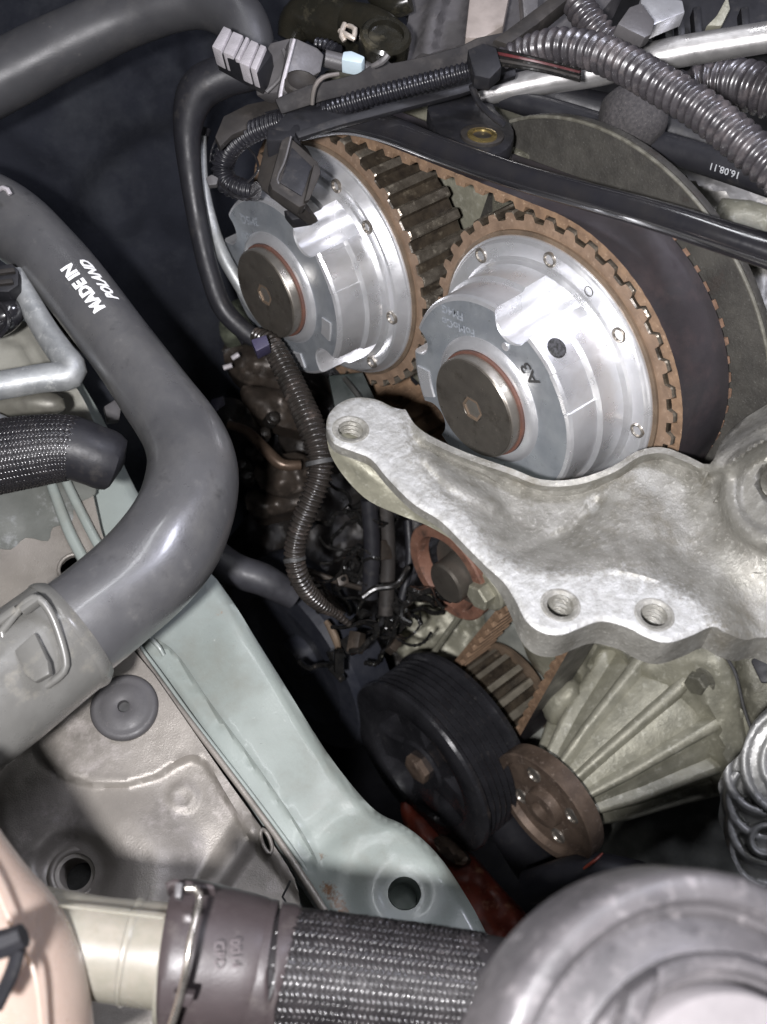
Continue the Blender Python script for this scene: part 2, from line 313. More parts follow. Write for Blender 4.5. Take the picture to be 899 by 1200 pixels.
def relief(name, outline, pl, hf, th, m, parent=None, spacing=6, holes=(), lines=(), af=None, back=True, mf=None, mats=None, wall=None, **k):
    """real cast / pressed sheet: outline and height field hf(px,py) mm above plane pl, th mm thick, with cut holes"""
    pts = [(float(x), float(y)) for x, y in outline]; n0 = len(pts)
    edges = [(i, (i+1) % n0) for i in range(n0)]
    for hl in holes:
        b0 = len(pts); pts += [(float(x), float(y)) for x, y in hl]; edges += [(b0+i, b0+(i+1) % len(hl)) for i in range(len(hl))]
    for ln in lines:
        b0 = len(pts); pts += [(float(x), float(y)) for x, y in ln]; edges += [(b0+i, b0+i+1) for i in range(len(ln)-1)]
    x0, x1 = min(p[0] for p in outline), max(p[0] for p in outline); y0, y1 = min(p[1] for p in outline), max(p[1] for p in outline)
    y = y0; row = 0
    while y <= y1:
        x = x0 + (spacing/2 if row % 2 else 0)
        while x <= x1:
            if inside(x, y, outline) and pdist(x, y, outline, True) > spacing*.45 and not any(inside(x, y, hl) or pdist(x, y, hl, True) < spacing*.4 for hl in holes) and not any(pdist(x, y, l_) < spacing*.4 for l_ in lines): pts.append((x, y))
            x += spacing
        y += spacing*.87; row += 1
    v2, e2, f2, ov, oe, of = delaunay_2d_cdt([Vector(p) for p in pts], edges, [], 0, 1e-4)
    keep = []
    for f in f2:
        cx = sum(v2[i][0] for i in f)/len(f); cy = sum(v2[i][1] for i in f)/len(f)
        if inside(cx, cy, outline) and not any(inside(cx, cy, hl) for hl in holes): keep.append(tuple(f))
    nw = D(pl.n); nvv = len(v2)
    V1 = []; thl = []
    for q in v2:
        thl.append(th(q[0], q[1]) if callable(th) else th)
        h = hf(q[0], q[1])
        V1.append(pl.W(q[0], q[1], h))
    faces = list(keep); fm = [mf(sum(v2[i][0] for i in f)/3, sum(v2[i][1] for i in f)/3) if mf else 0 for f in keep]
    if back:
        cnt = {}
        for f in keep:
            for i in range(len(f)):
                a, b = f[i], f[(i+1) % len(f)]; cnt[(a, b)] = 1
        be = [(a, b) for (a, b) in cnt if (b, a) not in cnt]
        # side walls in several rings (rounded shoulder), then the underside
        rings = [0.0]+list(wall or (0.25, 1.0)); base = len(V1)
        idx = {}
        lower = [v - nw*t_*MM for v, t_ in zip(V1, thl)]
        for r_i, t in enumerate(rings[1:]):
            for (a, b) in be:
                for q in (a, b):
                    if (q, r_i) not in idx: idx[(q, r_i)] = len(V1); V1.append(V1[q] + (lower[q]-V1[q])*t)
        for (a, b) in be:
            prev = (a, b)
            for r_i in range(len(rings)-1):
                c, d_ = idx[(a, r_i)], idx[(b, r_i)]; faces.append((prev[1], prev[0], c, d_)); fm.append(1 if mats else 0); prev = (c, d_)
        lb = {}
        last = len(rings)-2
        for f in keep:
            g = []
            for q in f:
                if (q, last) in idx: g.append(idx[(q, last)])
                else:
                    if q not in lb: lb[q] = len(V1); V1.append(lower[q])
                    g.append(lb[q])
            faces.append(tuple(g[::-1])); fm.append(1 if mats else 0)
    o = finish(name, V1, faces, m, parent, mats=mats, fm=fm if mats else None, **k)
    if af:
        at = o.data.attributes.new('mach', 'FLOAT', 'POINT')
        for i, q in enumerate(v2): at.data[i].value = af(q[0], q[1])
    return o
def circ(cx, cy, r, n=20, ry=None, rot=0):
    ry = ry or r; c, s = math.cos(rot), math.sin(rot); o = []
    for i in range(n):
        a = 2*math.pi*i/n; x, y = r*math.cos(a), ry*math.sin(a); o.append((cx+x*c-y*s, cy+x*s+y*c))
    return o
def hole_loop(pl, cx, cy, r_mm, n=28, h=0):
    """pixel outline of a true circle of r_mm on the plane"""
    c = pl.at(cx, cy, h); x, y, z = basis(pl.n, nv(1, 0, 0)); o = []
    for i in range(n):
        a = 2*math.pi*i/n; q = c + (x*math.cos(a)+y*math.sin(a))*r_mm; o.append((q.x/q.z*F+449.5, q.y/q.z*F+600))
    return o
def smooth_outline(p, per=4): return [(a[0], a[1]) for a in catmull(p, per, True)]
def threaded(name, o, axis, r, depth, m, parent, pitch=1.5, amp=.45, lip=None, seg=40):
    prof = [(0.05, (lip or r)+.0)]
    h = -.3; k = 0
    while h > -depth:
        prof.append((h, r + (0 if k % 2 else -amp))); h -= pitch/2; k += 1
    prof.append((-depth, r-amp)); mb = MB(); x, y, z = basis(axis); v = []; f = []
    n = len(prof)
    for h, rr in prof:
        for q in range(seg):
            a = 2*math.pi*q/seg; v.append(o + z*h*MM+(x*math.cos(a)+y*math.sin(a))*rr*MM)
    for i in range(n-1):
        for q in range(seg): f.append((i*seg+q, i*seg+(q+1) % seg, (i+1)*seg+(q+1) % seg, (i+1)*seg+q))
    f.append(tuple((n-1)*seg+q for q in range(seg)))
    return finish(name, v, f, m, parent, smooth=50)
def text_mesh(s, size=1.0, off=0.0, shear=0.0):
    cu = bpy.data.curves.new('t', 'FONT'); cu.body = s; cu.size = size; cu.offset = off; cu.shear = shear; cu.align_x = 'CENTER'; cu.align_y = 'CENTER'; cu.resolution_u = 2
    o = bpy.data.objects.new('t', cu); COL.objects.link(o); dg = bpy.context.evaluated_depsgraph_get()
    me = bpy.data.meshes.new_from_object(o.evaluated_get(dg)); bpy.data.objects.remove(o); bpy.data.curves.remove(cu)
    bm = bmesh.new(); bm.from_mesh(me); bmesh.ops.triangulate(bm, faces=bm.faces)
    bmesh.ops.subdivide_edges(bm, edges=[e for e in bm.edges if e.calc_length() > size*.25], cuts=1)
    bmesh.ops.triangulate(bm, faces=bm.faces)
    bm.verts.index_update()
    v = [q.co.copy() for q in bm.verts]; f = [tuple(q.index for q in g.verts) for g in bm.faces]; bm.free(); bpy.data.meshes.remove(me)
    return v, f
def text_on_plane(name, s, mm, pl, px, py, dirpx, m, parent, h=.15, off=0.0, mirror=False, upsign=1, shear=0):
    c = pl.at(px, py, h); e = (pl.at(px+dirpx[0], py+dirpx[1], h)-c).normalized(); u = pl.n.cross(e)*upsign
    if u.dot(nv(0, 0, 0)) : pass
    v, f = text_mesh(s, mm, off*mm, shear); return finish(name, [V(c + e*q.x + u*q.y) for q in v], f, m, parent)
# ================================================================== camshaft drive
cR = nv(57.202, -52.107, 434.262); cL = nv(-22.616, -105.052, 506.106)
UL, VL = -116.6, -27.2
def S(u, v, h, c=cR): return V(c + U*u + B*v + N*h)
def ring_mesh(c, radf, levels, n, inner, front_mat=0, side_mat=1, tipr=1e9):
    """tooth ring: levels = [(h, scale_offset)], outline radf(theta); closed to an inner radius"""
    v = []; f = []; fm = []
    th = [2*math.pi*i/n for i in range(n)]
    rows = []
    rows.append([S(inner*math.cos(t), inner*math.sin(t), levels[0][0], c) for t in th])
    for h, dr in levels: rows.append([S((radf(t)+dr)*math.cos(t), (radf(t)+dr)*math.sin(t), h, c) for t in th])
    rows.append([S(inner*math.cos(t), inner*math.sin(t), levels[-1][0], c) for t in th])
    for r in rows: v += r
    R_ = len(rows)
    for i in range(R_):
        j = (i+1) % R_
        for k in range(n):
            q = (k+1) % n; f.append((i*n+k, i*n+q, j*n+q, j*n+k)); fm.append(front_mat if i in (0, R_-2) else (2 if radf(th[k]) > tipr else side_mat))
    return v, f, fm
def tooth(theta, ph, nt, tip, root, duty=.5):
    t = ((theta-ph)/(2*math.pi)*nt) % 1.0; d = abs(t-0.5)*2           # groove at t=0, tooth centre at t=.5
    e = 1-duty
    return root + (tip-root)*sm(1-e+.10, 1-e-.14, d)
NT = 38; RL = 58.5; PITCH = 2*math.pi*RL/NT
# belt loop
CR = (10, -234); CT = (-12, -128)
loop = [((0, 0), RL, 1), (CR, 24.0, 1), (CT, 24.2, -1), ((UL, VL), RL, 1)]
tang = []
for i in range(4):
    (c1, r1, s1), (c2, r2, s2) = loop[i], loop[(i+1) % 4]
    p1, p2 = r1*s1, r2*s2; dx, dy = c2[0]-c1[0], c2[1]-c1[1]; dd = math.hypot(dx, dy)
    a = math.atan2(dy, dx)+math.acos((p1-p2)/dd); l = (math.cos(a), math.sin(a))
    tang.append(((c1[0]+p1*l[0], c1[1]+p1*l[1]), (c2[0]+p2*l[0], c2[1]+p2*l[1]), a))
pathb = []                                      # (u, v, left normal angle), starts leaving R
for i in range(4):
    t0 = tang[i]; t1 = tang[(i+1) % 4]; c, r, s = loop[(i+1) % 4]
    for k in range(40): q = k/40; pathb.append((t0[0][0]+(t0[1][0]-t0[0][0])*q, t0[0][1]+(t0[1][1]-t0[0][1])*q, t0[2]))
    a0, a1 = t0[2], t1[2]
    if s > 0:
        while a1 > a0: a1 -= 2*math.pi
    else:
        while a1 < a0: a1 += 2*math.pi
        if a1-a0 > math.pi*1.5: a1 -= 2*math.pi
    K = 90
    for k in range(K):
        a = a0+(a1-a0)*k/K; pathb.append((c[0]+s*r*math.cos(a), c[1]+s*r*math.sin(a), a))
acc = [0]
for a, b in zip(pathb, pathb[1:]+pathb[:1]): acc.append(acc[-1]+math.hypot(b[0]-a[0], b[1]-a[1]))
TOT = acc[-1]; NB = round(TOT/PITCH); SUB = 10
def at_s(s):
    import bisect
    s %= TOT; j = min(len(pathb)-1, bisect.bisect_right(acc, s)-1); t = (s-acc[j])/max(1e-9, acc[j+1]-acc[j])
    a = pathb[j]; b = pathb[(j+1) % len(pathb)]; da = (b[2]-a[2]+math.pi) % (2*math.pi)-math.pi
    return a[0]+(b[0]-a[0])*t, a[1]+(b[1]-a[1])*t, a[2]+da*t
# phases: belt tooth centres at s = k*TOT/NB
def phase_on(c):
    best = None
    for k in range(NB):
        u, v, a = at_s(k*TOT/NB)
        if abs(math.hypot(u-c[0], v-c[1])-RL) < .05:
            best = math.atan2(v-c[1], u-c[0]); break
    return best
phR = phase_on((0, 0)); phL = phase_on((UL, VL))
bv = []; bf = []; bfm = []; n = NB*SUB; HF, HB = -3.6, -28.4
for i in range(n):
    u, v, a = at_s(i*TOT/n); t = (i/SUB) % 1.0; d = min(t, 1-t)
    ti = 2.3*sm(.30, .20, d); lx, ly = math.cos(a), math.sin(a)
    jit = .25*noise.noise(Vector((i*.37, 0, 0)))
    bv += [S(u+lx*2.1, v+ly*2.1, HF+jit), S(u-lx*ti, v-ly*ti, HF+jit), S(u-lx*ti, v-ly*ti, HB), S(u+lx*2.1, v+ly*2.1, HB)]
for i in range(n):
    j = (i+1) % n; t = ((i+.5)/SUB) % 1.0; d = min(t, 1-t)
    for k in range(4):
        q = (k+1) % 4; bf.append((i*4+k, j*4+k, j*4+q, i*4+q)); bfm.append(1 if k in (0, 2) or (k == 1) else 0)
belt = finish('timing_belt', bv, bf, BELTB, None, smooth=40, mats=[BELTE], fm=bfm, label='wide toothed rubber timing belt wrapped over both camshaft sprockets, brown worn edges', cat='timing belt')
fr_ = MB(); rq = random.Random(4)
for q in range(14):
    a = math.radians(72-q*6.3); r = RL+1.2; w2 = rq.uniform(.018, .03)
    pts = [(r*math.cos(a+k), r*math.sin(a+k)) for k in (-w2, w2)]
    v = [S(x*k, y*k, h) for h in (-28.2, -30.2+rq.uniform(-.5, .5)) for k in (.985, 1.012) for x, y in pts]
    fr_.add(v, [(0,1,3,2),(4,6,7,5),(0,4,5,1),(2,3,7,6),(0,2,6,4),(1,5,7,3)])
fo = fr_.out('frayed_edge', mat('frayed_orange_cord', (.26,.16,.11), (.15,.09,.06), rough=.8, scale=400), belt, kind='stuff')
def make_hub(root, c, notches, ph, thick):
    rim_f = lambda t: tooth(t, ph, NT, 58.0, 55.3)
    v, f, fm = ring_mesh(c, rim_f, [(-2.6, -.5), (-3.2, 0), (-28.4, 0), (-29.0, -.5)], NT*14, 46, tipr=57.2)
    finish('toothed_rim', v, f, RUSTRIM, root, smooth=30, mats=[TOOTHD, TIPM], fm=fm)
    # dark gap ring then flange disc
    e = S(0, 0, 0, c); ax = D(N)
    lathe(e, ax, [(-3.0, 51.6), (-1.6, 51.6), (-1.4, 51.0), (-1.4, 44)], 120).out('rim_seat', BRONZ, root)
    t = thick
    pr = [(-2.2, 49.9), (-.8, 50.2), (-.3, 50.0), (0+.1, 49.3), (t, 49.3-t*.55), (t+.5, 48.6-t*.6), (t+.5, 43.6), (t+.3, 43.1), (t+.9, 42.0), (t+1.2, 30)]
    lathe(e, ax, pr, 144).out('flange_disc', ALU, root, smooth=25)
    # hub housing with bolt channels
    def rad(th, base, ch):
        if not ch: return base
        r = base
        for a, rc, rn in notches:
            dph = (th-math.radians(a)+math.pi) % (2*math.pi)-math.pi
            s_ = rc*math.sin(dph)
            if abs(dph) < .6 and abs(s_) < rn: r = min(r, rc*math.cos(dph)-math.sqrt(rn*rn-s_*s_))
        return r
    lv = [(t+.2, 43.6, 0), (t+1.0, 42.2, 0), (t+2.6, 41.2, 0), (t+2.6, 41.2, 1), (13.0, 40.7, 1), (13.6, 39.9, 1), (14.2, 39.3, 1), (25.6, 39.0, 1), (26.7, 38.4, 1), (27.2, 37.2, 1), (27.3, 24, 0)]
    n_ = 720; v = []; f = []
    for h, b, ch in lv:
        for i in range(n_):
            th = 2*math.pi*i/n_; r = rad(th, b, ch)
            if h > 13.9 and h < 27.25 and ch:
                dd = (math.degrees(th)-30) % 360
                if dd < 22: r = min(r, b-.45)
            if h == 27.2: r = min(r, rad(th, 38.4, 1)-.7)
            v.append(S(r*math.cos(th), r*math.sin(th), h, c))
    for i in range(len(lv)-1):
        for k in range(n_): q = (k+1) % n_; f.append((i*n_+k, i*n_+q, (i+1)*n_+q, (i+1)*n_+k))
    fm = [1 if i == len(lv)-2 else 0 for i in range(len(lv)-1) for k in range(n_)]
    f.append(tuple(range((len(lv)-1)*n_, len(lv)*n_))); fm.append(1)
    finish('hub_housing', v, f, ALU, root, smooth=22, mats=[ALUF], fm=fm)
    lathe(e, ax, [(27.0, 24.6), (28.2, 23.6), (29.2, 22.3), (29.4, 20.2), (27.4, 19.9), (27.0, 19.9)], 96, closed=True).out('raised_collar', ALU, root, smooth=35)
    lathe(e, ax, [(28.6, 19.6), (29.6, 20.1), (30.5, 20.0), (30.6, 19.0)], 96).out('seal_ring', COPPER, root)
    cap = lathe(e, ax, [(28, 18.9), (30.4, 18.9), (30.5, 19.15), (34.0, 19.15), (34.35, 18.9)], 96).out('cap_side', STEELSIDE, root, smooth=30)
    mb = MB(); lathe(e, ax, [(34.2, 18.85), (34.75, 18.4), (34.8, 4.7), (34.3, 4.3), (31.5, 4.1)], 96, mb=mb); mb.out('cap_face', STEELCAP, root, smooth=30)
    # hexagonal socket
    hx = []; x, y = U, B
    for k in range(6): a = k*math.pi/3+.2; hx.append((3.9*math.cos(a), 3.9*math.sin(a)))
    v = [S(a, b, 35.0-.15, c) for a, b in hx]+[S(a, b, 31.6, c) for a, b in hx]+[S(a*1.25, b*1.25, 34.86, c) for a, b in hx]
    finish('socket', v, [(k, (k+1) % 6, 6+(k+1) % 6, 6+k) for k in range(6)]+[(12+k, 12+(k+1) % 6, (k+1) % 6, k) for k in range(6)]+[tuple(range(6, 12))], mat('worn_brass_socket', (.30,.22,.16), (.2,.15,.11), rough=.4, metal=.5), root, smooth=20)
def rivets(root, c, angs, r, h, m1=None):
    for a, kind in angs:
        t = math.radians(a); o = S(r*math.cos(t), r*math.sin(t), h, c)
        if kind == 0:
            lathe(o, D(N), [(-.5, 2.9), (.5, 2.8), (.8, 2.4), (.7, 2.0), (.1, 1.7), (-.3, 1.5), (-.2, .3)], 24).out('rivet', m1 or STEELSIDE, root)
        elif kind == 1:
            lathe(o, D(N), [(-.5, 1.9), (.3, 1.9), (.35, 1.6), (-.3, 1.45), (-.3, .2)], 20).out('pin_hole', DARKM, root)
left = thing('cam_sprocket', 'left brown toothed camshaft sprocket with silver hub, partly behind the black plug', 'camshaft sprocket', S(0, 0, -16, cL), 'camshaft sprockets')
make_hub(left, cL, [(66, 38, 7.4), (-30, 38, 7.4), (168, 38, 7.4), (-102, 38, 7.4)], phL, 4.0)
rivets(left, cL, [(100, 0), (82, 0), (55, 0), (5, 0), (-37, 0)], 44.6, 4.6)
right = thing('cam_sprocket', 'right toothed camshaft sprocket with big silver hub, above the mount bracket', 'camshaft sprocket', S(0, 0, -16), 'camshaft sprockets')
make_hub(right, cR, [(85, 38, 7.6), (179, 38, 5.6), (-40, 38, 7.4), (-130, 38, 7)], phR, .6)
rivets(right, cR, [(142, 0), (98, 0), (75, 1), (53, 0), (8, 0), (-38, 0)], 46.0, .9)
# cast recesses on the faces
def face_pad(c, root, a0, a1, r0, r1, h=27.3, th=.5):
    v = []; f = []; K = 6
    for i in range(K+1):
        a = math.radians(a0+(a1-a0)*i/K)
        for r, hh in ((r0, h-.1), (r0+.5, h+th), (r1-.5, h+th), (r1, h-.1)): v.append(S(r*math.cos(a), r*math.sin(a), hh, c))
    for i in range(K):
        for k in range(3): f.append((i*4+k, i*4+k+1, (i+1)*4+k+1, (i+1)*4+k))
    f += [(0, 1, 2, 3), (K*4, K*4+1, K*4+2, K*4+3)]
    finish('raised_pad', v, f, ALU, root)
face_pad(cL, left, -8, 8, 28, 34); face_pad(cL, left, -75, -58, 29, 36); face_pad(cR, right, 196, 216, 30, 37)
# plug in the side of the right hub, dimple on its face
for t, h, c, root in ((62, 20.5, cR, right),):
    a = math.radians(t); ax = D(U*math.cos(a)+B*math.sin(a)); o = S(38.6*math.cos(a), 38.6*math.sin(a), h)
    lathe(o, ax, [(-1, 3.6), (.5, 3.6), (.9, 3.2), (1.1, 2.2), (1.15, .2)], 18).out('knurled_plug', mat('knurled_dark_plug', (.05,.05,.055), (.012,.012,.012), rough=.45, scale=900, contrast=(.45,.55), bump=1, bscale=2500), root, smooth=20)
a = math.radians(84); lathe(S(27.5*math.cos(a), 27.5*math.sin(a), 27.3), D(N), [(-.3, 1.6), (.35, 1.5), (.5, .8), (.5, .1)], 16).out('locating_pin', ALU, right)
def sprocket_text(c, root, s, u, v, mm, rot, m, off=.02, h=27.42, mirror=False):
    tv, tf = text_mesh(s, mm, off*mm); cr, sr = math.cos(math.radians(rot)), math.sin(math.radians(rot))
    finish('engraved_marking', [S(u+q.x*cr-q.y*sr, v+q.x*sr+q.y*cr, h, c) for q in tv], tf, m, root)
ETCH = mat('etched_marking', (.47,.50,.54), (.30,.33,.37), rough=.5, metal=.4, scale=1500, contrast=(.42,.58))
def etch_at(c, root, s, px, py, mm, rot, m=None, h=27.42):
    r = nv((px-449.5)/F, (py-600)/F, 1.); q = c+N*h; t = q.dot(N)/r.dot(N); p = r*t-c
    sprocket_text(c, root, s, p.dot(U), p.dot(B), mm, rot, m or ETCH, h=h)
etch_at(cR, right, 'FoMoCo', 537, 383, 4.6, 197); etch_at(cR, right, 'FM4G', 530, 366, 4.4, 195)
etch_at(cL, left, 'FoMoCo', 299, 279, 5.4, 205); etch_at(cL, left, '3M5Q', 292, 258, 5.0, 205)
etch_at(cR, right, 'A3', 621, 438, 7.5, 150, DARKM)
# camshaft bearing casting between the sprockets, behind
hb = thing('cylinder_head', 'grey cylinder head casting glimpsed between and behind the two sprockets', 'cylinder head', S(-55, -60, -60))
def hplate(name, pts, h, th, m, root, bev=1.0, **k):
    bm = bmesh.new(); a = [bm.verts.new(S(u, v, h)) for u, v in pts]; b = [bm.verts.new(S(u, v, h-th)) for u, v in pts]
    bm.faces.new(a); bm.faces.new(b[::-1])
    for i in range(len(a)): j = (i+1) % len(a); bm.faces.new((a[i], b[i], b[j], a[j]))
    bmesh.ops.recalc_face_normals(bm, faces=bm.faces)
    if bev: bmesh.ops.bevel(bm, geom=bm.edges[:], offset=bev*MM, segments=2, affect='EDGES', profile=.6, clamp_overlap=True)
    bmesh.ops.recalc_face_normals(bm, faces=bm.faces)
    bm.verts.index_update(); v = [q.co.copy() for q in bm.verts]; f = [tuple(q.index for q in g.verts) for g in bm.faces]; bm.free()
    return finish(name, v, f, m, root, **k)
hplate('head_face', [(-175, 20), (-60, 46), (30, 52), (60, -60), (60, -110), (-175, -100)], -40, 20, CASTOL, hb)
hplate('bearing_rib', [(-66, 48), (-50, 50), (-44, 10), (-58, 5)], -30, 8, CASTDK, hb)
hplate('bearing_rib', [(-40, 34), (-26, 36), (-28, 18), (-42, 16)], -29.8, 8, CASTOL, hb)
# rear cover behind the belt: flat dusty plate with a raised arc rim
arc = [(84.7*math.cos(math.radians(a))-7, 84.7*math.sin(math.radians(a))-7.2) for a in range(-55, 133, 4)]
cov = thing('rear_timing_cover', 'dusty brown timing back cover curving round behind the right sprocket', 'engine cover', S(40, 60, -36))
hplate('cover_plate', [(-70, 0)]+[(x, y) for x, y in arc[::-1]]+[(30, -75)], -32.5, 3, COVERP, cov, bev=.4)
rimv = MB(); pts = [S(x, y, -31, cR) for x, y in arc]
v, f = sweep([(p, .0007) for p in pts], .003, 8); rimv.add(v, f); rimv.out('cover_rim', mat('cover_rim_worn', (.15,.145,.12), (.08,.075,.06), rough=.6, scale=300, bump=.5), cov)
# tensioner
te = thing('tensioner', 'rust orange tensioner plate with a shiny bolt, under the left end of the bracket', 'belt tensioner', S(CT[0], CT[1], 0))
tc = cR+U*CT[0]+B*CT[1]
lathe(V(tc), D(N), [(-28, 21.5), (-3, 21.8), (-2, 20.5), (-2, 8)], 60).out('roller', CASTDK, te)
tp_ = tc+U*-6+B*-8
lathe(V(tp_), D(N), [(2, 22.5), (3, 24.6), (7.4, 24.8), (8.2, 24), (8.2, 19.2), (6, 18.4), (2, 18)], 72, closed=True).out('backing_plate', ORANGER, te)
lathe(V(tp_+U*6+B*4), D(N), [(0, 18), (3, 18), (3.4, 11), (5, 10.6), (14, 10.2), (15, 9.2), (15, 1)], 48).out('eccentric_hub', STEELCAP, te, smooth=30)
lathe(V(tp_+U*22+B*8), D(N), [(0, 10), (5, 10), (6, 9)], 36).out('bolt_washer', CASTOL, te, smooth=30)
lathe(V(tp_+U*22+B*8), D(N), [(5, 6.6), (11, 6.6), (11.8, 5.8), (11.8, .5)], 6).out('bolt_head', CASTOL, te, smooth=30)
# crank sprocket
cc = cR+U*CR[0]+B*CR[1]
cs = thing('crank_sprocket', 'small crankshaft sprocket with dark tooth grooves behind the ribbed pulley', 'crankshaft sprocket', V(cc-N*16))
cf = lambda t: tooth(t, .1, 16, 23.6, 21.2)
v, f, fm = ring_mesh(cc, cf, [(-3, -.4), (-3.4, 0), (-28, 0), (-28.4, -.4)], 16*14, 12, tipr=22.9); finish('toothed_wheel', v, f, TOOTHD, cs, smooth=30, mats=[TOOTHD, mat('crank_tooth_tip', (.26,.235,.19), (.15,.135,.105), rough=.35, metal=.4)], fm=fm)
lathe(V(cc), D(N), [(-31, 26), (-29, 26.5), (-28.6, 24)], 60).out('guide_washer', BRONZ, cs)
lathe(V(cc), D(N), [(-2.6, 24), (-1.6, 26.5), (-.8, 26.5), (-.6, 24)], 60).out('guide_washer', BRONZ, cs)
# crank pulley
BLK = mat('black_painted_pulley', (.014,.014,.016), (.022,.022,.025), rough=.22, scale=90, bump=.1, spot=(.05,.048,.048), spot_scale=130, spot_lo=.6, spot_hi=.76, coat=.4)
pc = cR+U*(CR[0]+3)+B*(CR[1]-4)
cp = thing('crank_pulley', 'black ribbed crankshaft pulley deep below the bracket', 'crankshaft pulley', V(pc+N*20))
pr = [(10, 47), (10.5, 53), (13, 53.5), (14.5, 52)]
h = 14.5
for k in range(7): pr += [(h, 52), (h+1.2, 49.2), (h+1.9, 49.2), (h+3.1, 52), (h+3.5, 52)]; h += 3.5
pr += [(h, 53), (h+2, 53.5), (h+3.5, 52.5), (h+4.2, 50), (h+4.2, 39), (h+3.4, 37), (h-2, 35.5), (18, 35), (10, 36)]
lathe(V(pc), D(N), [(a-3, b*.91) for a, b in pr], 128, closed=True).out('ribbed_rim', BLK, cp, smooth=28)
lathe(V(pc), D(N), [(12, 15), (36, 15), (38, 13.5), (38, 8)], 48).out('pulley_hub', BLK, cp)
for sa in (208, 283, 0, 60, 118):
    a = math.radians(sa); e1 = U*math.cos(a)+B*math.sin(a); e2 = -U*math.sin(a)+B*math.cos(a); v = []
    for r, wd in ((12, 11), (22, 9), (30, 11), (37, 16)):
        for s_, hh in ((-1, 24), (1, 24), (1, 35), (.8, 36.5), (-.8, 36.5), (-1, 35)): v.append(V(pc+e1*r+e2*s_*wd+N*hh))
    f = [(i*6+k2, i*6+(k2+1) % 6, (i+1)*6+(k2+1) % 6, (i+1)*6+k2) for i in range(3) for k2 in range(6)]+[(5, 4, 3, 2, 1, 0), (18, 19, 20, 21, 22, 23)]
    finish('spoke', v, f, BLK, cp)
lathe(V(pc), D(N), [(37, 8), (41, 8), (41.6, 7), (41.6, 3)], 6).out('centre_bolt', RUSTM, cp)
lathe(V(pc), D(N), [(15, 36), (17, 36), (17, 5)], 40).out('inner_web', mat('pulley_web_grimy', (.30,.305,.285), (.16,.16,.15), rough=.5, bump=.4, spot=(.25,.12,.07), spot_scale=60, spot_lo=.55, spot_hi=.65), cp)
# water pump
wp = cR+U*73.5+B*-211
wt = thing('water_pump', 'water pump with rusty round hub flange and ribbed conical casting', 'water pump', V(wp-N*20))
mb = lathe(V(wp), D(N), [(10.5, 29), (11.2, 30), (19.4, 30.2), (20, 29.4), (20, 25.5), (16.6, 24.6), (16.6, 10.5), (21, 9.6), (21.4, 8.2), (21.4, 5), (17, 4.6)], 72); mb.out('hub_flange', RUSTM, wt, smooth=30)
for k in range(4):
    a = math.radians(40+90*k); o = wp+(U*math.cos(a)+B*math.sin(a))*17.5+N*16.9
    lathe(V(o), D(N), [(-.4, 4.2), (.5, 4.0), (.7, 3.3), (-.2, 2.9), (-.25, .3)], 20).out('threaded_hole', STEELSIDE, wt)
lathe(V(wp), D(N), [(-75, 52), (-70, 50), (-66, 44), (-20, 27.5), (4, 17), (8, 16), (11.6, 15)], 64).out('pump_nose', CASTOL, wt)
for k in range(8):
    a = math.radians(-40+30*k); e1 = U*math.cos(a)+B*math.sin(a); e2 = -U*math.sin(a)+B*math.cos(a); v = []
    for h, r0, r1, wd in ((10, 14, 17.6, 1.6), (-12, 18, 29.5, 2.1), (-40, 26, 40.5, 2.5), (-68, 30, 53, 2.9)):
        for rr, s_ in ((r0, -2.0), (r1-1.0, -1), (r1, -.35), (r1, .35), (r1-1.0, 1), (r0, 2.0)): v.append(V(wp+N*h+e1*rr+e2*s_*wd))
    f = [(i*6+q, i*6+(q+1) % 6, (i+1)*6+(q+1) % 6, (i+1)*6+q) for i in range(3) for q in range(6)]+[(5, 4, 3, 2, 1, 0), (18, 19, 20, 21, 22, 23)]
    finish('rib', v, f, CASTOL, wt, smooth=50)
# ================================================================== engine mount bracket
bp = Plane(657, 710, 350, B)
face_edge = [(383,503),(385,487),(396,474),(415,466),(440,468),(460,477),(472,480)]
rim_line = [(476,481),(486,497),(505,511),(546,530),(600,549),(635,562),(676,561),(717,547),(746,529),(776,524),(805,534),(832,544)]
arm = [(846,516),(868,494),(899,474),(960,440),(990,560),(980,760),(899,747),(874,750),(852,742)]
low = [(835,734),(812,744),(783,753),(758,747),(735,735),(705,728),(682,735),(658,744),(635,741),(617,728),(604,703)]
lft = [(590,682),(570,664),(546,640),(517,611),(488,593),(470,577),(452,558),(435,538),(414,529),(392,520)]
def smooth_open(p, per=4): return [(a[0], a[1]) for a in catmull(p, per)]
bout = smooth_outline(face_edge+rim_line+arm+low+lft, 3)
